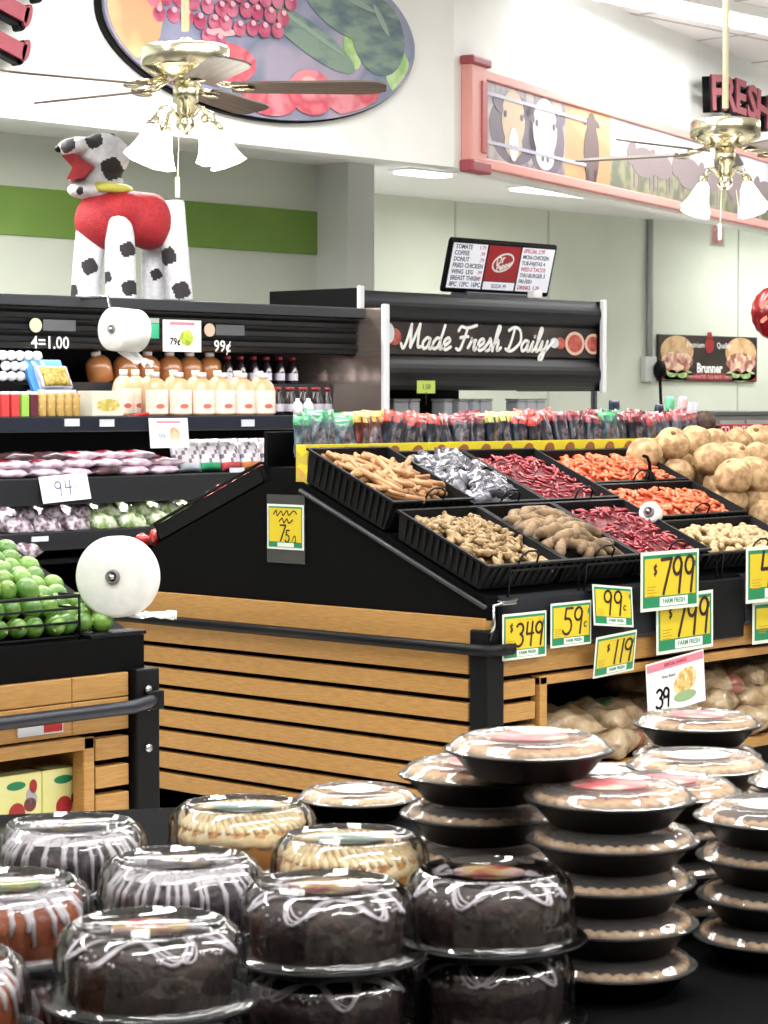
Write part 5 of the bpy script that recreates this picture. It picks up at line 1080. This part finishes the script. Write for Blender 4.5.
# metres: 1 px here = D/2350
kx = (p0-EYE).dot(FWD)/FPX
def F(px, py, d=0): return Vector(((px-128)*kx, d, (296-py)*kx))
b = MB()
for (xt, xb_, yt, d, r) in ((92, 87, 215, -.03, .078), (122, 123, 212, -.10, .08), (152, 152, 215, .13, .07), (172, 178, 195, .02, .072)):
    b.tube([F(xt, yt, d), F((xt+xb_)/2, 250, d), F(xb_, 285, d), F(xb_, 295.5, d)], [r*.9, r, r*1.02, r*1.06], 20)
b.ball(F(112, 218), (.13, .12, .16), 20, 14); b.ball(F(146, 215, .03), (.14, .13, .14), 20, 14)
b.tube([F(105, 200, 0), F(108, 180, -.01), F(106, 165, -.02)], [.1, .085, .085], 18)
b.ball(F(104, 152, -.02), (.14, .13, .12), 20, 14); b.ball(F(82, 144, -.06), (.115, .11, .055), 18, 12); b.ball(F(88, 186, -.05), (.10, .10, .045), 18, 12); b.ball(F(100, 172, -.03), (.09, .09, .09), 18, 12)
fm = mat('paper_white', (224, 224, 226), .75, rgb2=(206, 206, 212), scale=30, bump=.5, bscale=60)
o = b.build('body', [fm, mat('paper_black', (44, 40, 42), .75)], e); me = remesh(o, .009)
spots_ = [(F(92, 262, -.12), .042), (F(74, 286, -.05), .035), (F(131, 246, -.18), .038), (F(133, 284, -.18), .04), (F(110, 273, -.18), .03), (F(169, 251, -.06), .045), (F(182, 285, -.06), .045), (F(155, 268, .05), .03), (F(115, 166, -.1), .055), (F(72, 142, -.13), .045), (F(98, 138, -.12), .045), (F(84, 188, -.1), .02)]
for pl in me.polygons:
    for q_, r in spots_:
        dd = pl.center - q_
        if sqrt(dd.x**2+dd.z**2)*(1+.08*sin(4*math.atan2(dd.z, dd.x))) < r and abs(dd.y) < .12: pl.material_index = 1
b = MB(); b.ball(F(104, 216, -.02), (.15, .14, .155), 22, 16); b.ball(F(122, 208, -.02), (.16, .155, .12), 22, 16); b.ball(F(149, 216, .0), (.13, .15, .15), 22, 16); b.ball(F(112, 199), (.14, .12, .08), 20, 14); b.ball(F(132, 203), (.16, .12, .09), 20, 14); b.ball(F(98, 224, -.01), (.11, .13, .09), 20, 14); b.ball(F(126, 222, .02), (.15, .12, .10), 20, 14)
o = b.build('shirt', mat('shirt_red', (176, 28, 38), .6, rgb2=(150, 20, 30), scale=60, bump=.8, bscale=140), e); remesh(o, .014)
b = MB(); b.tube([F(110+19*cos(a), 184+1.5*cos(a), -.0-.115*sin(a)) for a in [2*pi*i/24 for i in range(24)]], .026, 8, closed=True); b.build('collar', mat('collar_yellow', (206, 200, 90), .5), e)
b = MB(); b.prism([((q_[0]-128)*kx, (296-q_[1])*kx) for q_ in ((67, 154), (80, 152), (99, 165), (88, 176), (72, 178), (78, 166))], -.19, .03, 'y'); b.build('open_mouth', mat('mouth_red', (160, 30, 36), .5, rgb2=(120, 14, 22), scale=10), e)
b = MB(); b.ball(F(62, 146, -.09), (.022, .03, .018)); b.build('nose', black, e)
b = MB(); b.ball(F(113, 140, .0), (.03, .05, .06)); b.build('ear', mat('paper_black', (44, 40, 42)), e)
# ================================================================= front table with cakes and pies
TZ = .72; YAW = radians(14)
e = empty('display_table', P(.05, 3.62, 0), (0, 0, HEAD-pi/2+YAW), label='front display table draped in a black cloth', cat='table')
MB().bbox((-1.35, -1.5, TZ-.04), (1.35, 1.52, TZ-.008), .006).build('tabletop', mat('table_top', (60, 56, 52), .6), e)
for sx in (-1, 1):
    for sy in (-1, 1): MB().tube([(sx*1.2, sy*1.35, 0), (sx*1.2, sy*1.35, TZ-.04)], .02, 12).build('leg', blackm, e)
b = MB(); n = 72; W2, H2 = 1.36, 1.53; per = []
for s_ in range(4):
    for i in range(n):
        t = i/n*2-1; per.append([(t*W2, -H2), (W2, t*H2), (-t*W2, H2), (-W2, -t*H2)][s_])
vs = [(x, y, TZ) for x, y in per]; N = len(per)
for k in range(1, 7):
    for i, (x, y) in enumerate(per):
        t = k/6; f = 1 + (.012*t*sin(i*.55) + .008*t*sin(i*1.3+1)); vs.append((x*f+.0, y*f, TZ - t*(TZ-.02)))
fs = [list(range(N))] + [(k*N+i, k*N+(i+1) % N, (k+1)*N+(i+1) % N, (k+1)*N+i) for k in range(6) for i in range(N)]
o = MB().add(vs, fs, 0, False).build('table_cloth', mat('cloth_black', (12, 12, 14), .9, bump=.15, bscale=300, spec=.05)); o.location = e.location; o.rotation_euler = e.rotation_euler; tag(o, 'black cloth draped over the front display table', 'tablecloth')

lidc = clear('dome_plastic', (250, 250, 252), base=.10, edge=.9, rough=.06); basem = mat('container_black', (9, 9, 10), .4, spec=.25)
def cake(kind):
    o = empty('cake')
    if kind in ('choc',): cm_, dz, dcol, dw, nd = mat('cake_chocolate', (34, 23, 20), .6, rgb2=(60, 42, 36), scale=50, bump=.8), 1, mat('drizzle_white', (206, 200, 204), .4), .0024, 26
    elif kind == 'cookies': cm_, dz, dcol, dw, nd = mat('cake_cookies', (34, 28, 30), .6, rgb2=(84, 76, 80), scale=40, bump=.8), 1, mat('icing_white', (204, 200, 202), .5), .0038, 50
    elif kind == 'carrot': cm_, dz, dcol, dw, nd = mat('cake_carrot', (150, 78, 36), .55, rgb2=(120, 56, 28), scale=25, bump=.5), 1, mat('icing_white', (228, 224, 224)), .005, 30
    else: cm_, dz, dcol, dw, nd = mat('cake_golden', (206, 150, 80), .55, rgb2=(178, 112, 52), scale=12, bump=.4), 1, mat('icing_cream', (238, 220, 178), .5, rgb2=(230, 206, 156), scale=40), .009, 40
    prof = [(.018, .012), (.093, .012), (.098, .02), (.099, .055), (.094, .074), (.08, .086), (.06, .089), (.04, .084), (.022, .06), (.018, .012)]
    MB().lathe(prof, 64, wob=lambda a, k: 1 + (.022*abs(sin(8*a)) if 1 <= k <= 6 else 0) + .006*sin(23*a+k)).build('cake_body', cm_, o)
    if kind == 'cream':
        b = MB(); b.lathe([(.03, .080), (.05, .091), (.075, .0905), (.092, .080), (.1015, .058), (.1, .05), (.097, .055)], 96, wob=lambda a, k: 1 + (.05*sin(11*a)*sin(7*a) if k >= 5 else .012*sin(17*a+k*2)))
        for k in range(nd):
            a = 2*pi*k/nd; b.tube([(.04*cos(a), .04*sin(a), .088), (.07*cos(a+.15), .07*sin(a+.15), .094), (.097*cos(a+.35), .097*sin(a+.35), .074)], [.003, .006, .004], 6)
    elif kind == 'choc':
        b = MB(); rd = random.Random(3)
        for lane in (0, 1, 2):
            nn = 11; pts = []
            for t in range(nn*8+1):
                ph = t/8; a = 2*pi*(ph+lane*.10+.03*sin(ph*3.1))/nn; f = abs((ph % 2)-1); f = f*f*(3-2*f); r = .052+.0485*f+.004*sin(ph*5+lane); z = .0915 if r < .07 else .0915-(r-.07)**1.6*5.2
                pts.append((r*cos(a), r*sin(a), z+.0006*lane))
            b.tube(pts, dw*(1, .8, .6)[lane], 5)
        rd = random.Random(5)
        for k in range(60): a = rd.uniform(0, 6.3); r = rd.uniform(.075, .099); b.ball((r*cos(a), r*sin(a), .088-(r-.07)**2*14+rd.uniform(-.004, .002)), .0022, 6, 4)
    else:
        b = MB(); rd = random.Random(6)
        b.lathe([(.035, .083), (.055, .0925), (.078, .089), (.086, .084)], 64, wob=lambda a, k: 1 + .05*sin(13*a+k)*sin(5*a))
        for k in range(nd):
            a = 2*pi*k/nd; dr = rd.uniform(.028, .068) if kind == 'cookies' else rd.uniform(.02, .06); j = rd.uniform(-.16, .16)
            b.tube([(.05*cos(a), .05*sin(a), .0925), (.08*cos(a+j), .08*sin(a+j), .0885), (.0985*cos(a+j*1.4), .0985*sin(a+j*1.4), .068), (.103*cos(a+j), .103*sin(a+j), .088-dr)], [dw*.7, dw, dw*.85, dw*.5], 6)
        for k in range(14): a = rd.uniform(0, 6.3); r = rd.uniform(.05, .08); b.tube([(r*cos(a), r*sin(a), .094), (r*cos(a+.3), r*sin(a+.3), .095), (r*cos(a+.6), (r+.01)*sin(a+.6), .093)], dw*.6, 5)
    b.build('icing', dcol, o)
    MB().lathe([(0, 0), (.105, 0), (.112, .003), (.12, .010), (.132, .012), (.134, .014), (.132, .016), (.119, .014), (.110, .008), (.102, .005), (0, .005)], 64).build('container_base', basem, o)
    dome = [(.132, .017), (.121, .019), (.1185, .026), (.117, .045), (.1155, .070), (.1145, .078), (.112, .087), (.106, .096), (.098, .102), (.094, .1045), (.090, .1045), (.087, .100), (.0, .100)]
    MB().lathe(dome, 96, wob=lambda a, k: 1 + (.010*sin(24*a)+.004*sin(7*a+1) if 2 <= k <= 5 else 0)).build('dome_lid', lidc, o)
    stk = {'choc': [(150, 50, 66), (176, 156, 96), (190, 160, 160), (90, 60, 70)], 'cookies': [(170, 156, 100), (70, 66, 100), (170, 166, 170), (150, 120, 90)], 'carrot': [(186, 176, 110), (140, 160, 120), (190, 180, 160)], 'cream': [(130, 160, 140), (180, 190, 184), (120, 150, 130)]}[kind]
    b = MB(); b.ell(0, 0, .050, .046, .0006, 0, z=.0992, n=40); b.build('lid_sticker', multi('sticker_'+kind, stk, 14, rough=.6, kind='noise'), o)
    return o
ck = {}
UNIT = .1125
CK = [('cookies', 70, 822, 0, 'cookies and cream cake with white drips, back left of the cakes'), ('cookies', 181, 857, 0, 'dark cake with white zigzag icing between the back left and front chocolate cakes'),
      ('cream', 243, 803, 0, 'golden cake with cream icing, farther of the two cream iced cakes'), ('cream', 350, 834, 0, 'golden cake with cream icing right beside the flat lone pie'),
      ('choc', 326, 882, 0, 'chocolate cake with thin white drizzle in the centre of the table'), ('choc', 489, 868, 1, 'chocolate cake with red lid sticker beside the tall pie stack'),
      ('choc', 150, 922, 0, 'chocolate cake nearest the viewer, at the front left'), ('carrot', 5, 880, 0, 'brown cake with dripping white icing cut by the left edge'),
      ('carrot', -72, 955, 0, 'yellow topped cake barely in the picture at the lower left corner')]
for i, (kd, px, py, fl, lab) in enumerate(CK):
    p = at(px, py, Z=TZ+2*UNIT)
    for lv in (1, 0):
        if lv == 1 or True:
            if kd not in ck: o = cake(kd); ck[kd] = (o, tree(o))
            else: o = copy_tree(*ck[kd])
            put(o, (p.x, p.y, TZ+.0005+lv*UNIT - (.0 if lv else 0)), (0, 0, U(0, 6.3))); o.scale = (1.04, 1.04, UNIT/.1055)
            tag(o, lab if lv else 'lower cake beneath the ' + ' '.join(lab.replace(',', '').split()[:12]), 'cake', 'cakes on the upper layer' if lv else 'cakes on the lower layer')
def words(s): return len(s.split())
# pies
pie_lid = clear('pie_lid_plastic', (252, 250, 248), base=.10, edge=.85, rough=.1, milk=.05)
def pie(kind):
    o = empty('pie'); r = .129
    MB().lathe([(0, 0), (.084, 0), (.089, .002), (.118, .036), (.128, .038), (.130, .040), (.128, .0425), (.118, .040), (.112, .036), (.088, .005), (0, .004)], 72).build('tray', basem, o)
    cr = MB().lathe([(.096, .016), (.110, .036), (.1165, .041), (.115, .047), (.108, .0485), (.101, .045), (.097, .038)], 96, wob=lambda a, k: 1+.012*sin(30*a)*(k in (2, 3, 4)))
    for k in range(34): a = 2*pi*k/34; cr.ball((.1075*cos(a), .1075*sin(a), .0455), (.0095, .0085, .0055), 8, 6, M=None)
    cr.build('crust_rim', mat('crust', (220, 194, 162), .55, rgb2=(190, 154, 114), scale=40, bump=.4), o)
    fl = mat('pie_top_' + kind, {'tan': (206, 170, 132), 'dark': (74, 46, 34), 'cream': (226, 204, 172)}[kind], .55, rgb2={'tan': (180, 138, 100), 'dark': (50, 28, 20), 'cream': (206, 178, 140)}[kind], scale=30, bump=.5)  # dark kind: shadow and reflection of the tray above, put into the colour
    b = MB(); b.lathe([(.101, .038), (.095, .044), (.07, .047), (0, .049)], 64, wob=lambda a, k: 1+.01*sin(9*a)); b.build('pie_top', fl, o)
    if kind != 'dark':
        b = MB()
        for k in range(6): a = k*pi/3; b.tube([(.02*cos(a), .02*sin(a), .0505), (.05*cos(a), .05*sin(a), .0502), (.07*cos(a), .07*sin(a), .0485)], [.001, .003, .001], 5)
        b.build('slit', mat('slit_brown', (150, 96, 60), .6), o)
    n = 96
    MB().lathe([(.1285, .0427), (.1245, .044), (.121, .046), (.114, .054), (.108, .058), (.097, .0616), (.092, .062), (.088, .0605), (0, .0605)], n, wob=lambda a, k: 1+(.024*(max(-.4, min(.4, sin(14*a)))) if k in (3, 4) else 0)).build('clear_lid', pie_lid, o)
    b = MB(); b.ell(0, 0, .06, .052, .0005, 0, z=.0608, n=40); b.build('lid_sticker', multi('pie_sticker_'+kind, {'tan': [(200, 100, 100), (206, 170, 150), (190, 80, 90), (200, 150, 130)], 'dark': [(200, 90, 90), (236, 226, 220)], 'cream': [(200, 110, 136), (206, 196, 190), (200, 184, 176), (160, 190, 150)]}[kind], 9, kind='noise', rough=.6), o)
    return o
PK = {}
def put_pie(kind, loc, rot, label, group=None, tilt=None):
    if kind not in PK: o = pie(kind); PK[kind] = (o, tree(o))
    else: o = copy_tree(*PK[kind])
    put(o, loc, rot or (0, 0, U(0, 6.3))); tag(o, label, 'pie', group)
ST = [('tan', 614, 3.48, 5, 'tall front stack right of the chocolate cakes'), ('tan', 481, 3.70, 5, 'stack behind the rightmost chocolate cake'), ('dark', 780, 3.67, 4, 'front stack cut by the right edge'),
      ('cream', 700, 4.18, 4, 'stack behind the front right ones'), ('cream', 828, 4.0, 4, 'back stack just outside the right edge'), ('tan', 700, 4.73, 4, 'farthest stack at the right'), ('tan', 664, 3.91, 4, 'stack squeezed behind the tall front one'), ('cream', 605, 4.4, 3, 'low pale lidded stack behind the top pie'), ('cream', 355, 4.95, 1, '')]
lev = ['bottom', 'second from bottom', 'third from bottom', 'fourth from bottom', 'topmost']
for kd, px, D, nn, lab in ST:
    lat = (px-384)/FPX*D
    for k in range(nn):
        nm = 'topmost' if k == nn-1 else lev[k]
        kk = kd if k >= nn-1 else ('dark' if k < nn-1 and kd != 'cream' else kd)  # lower tan pies take the top with the shade painted in
        put_pie(kk, P(lat + U(-.004, .004), D+U(-.003, .003), TZ+.001+.0625*k), None, ('%s pie in the %s' % (nm, lab)) if nn > 1 else 'lone flat pie with clear lid behind the cream iced cakes', lab or None)
put_pie('tan', P((530-384)/FPX*3.56, 3.56, TZ+.001+.0625*4+.0605), (radians(.0), 0, 2.2), 'top pie bridging the two tallest pie stacks')
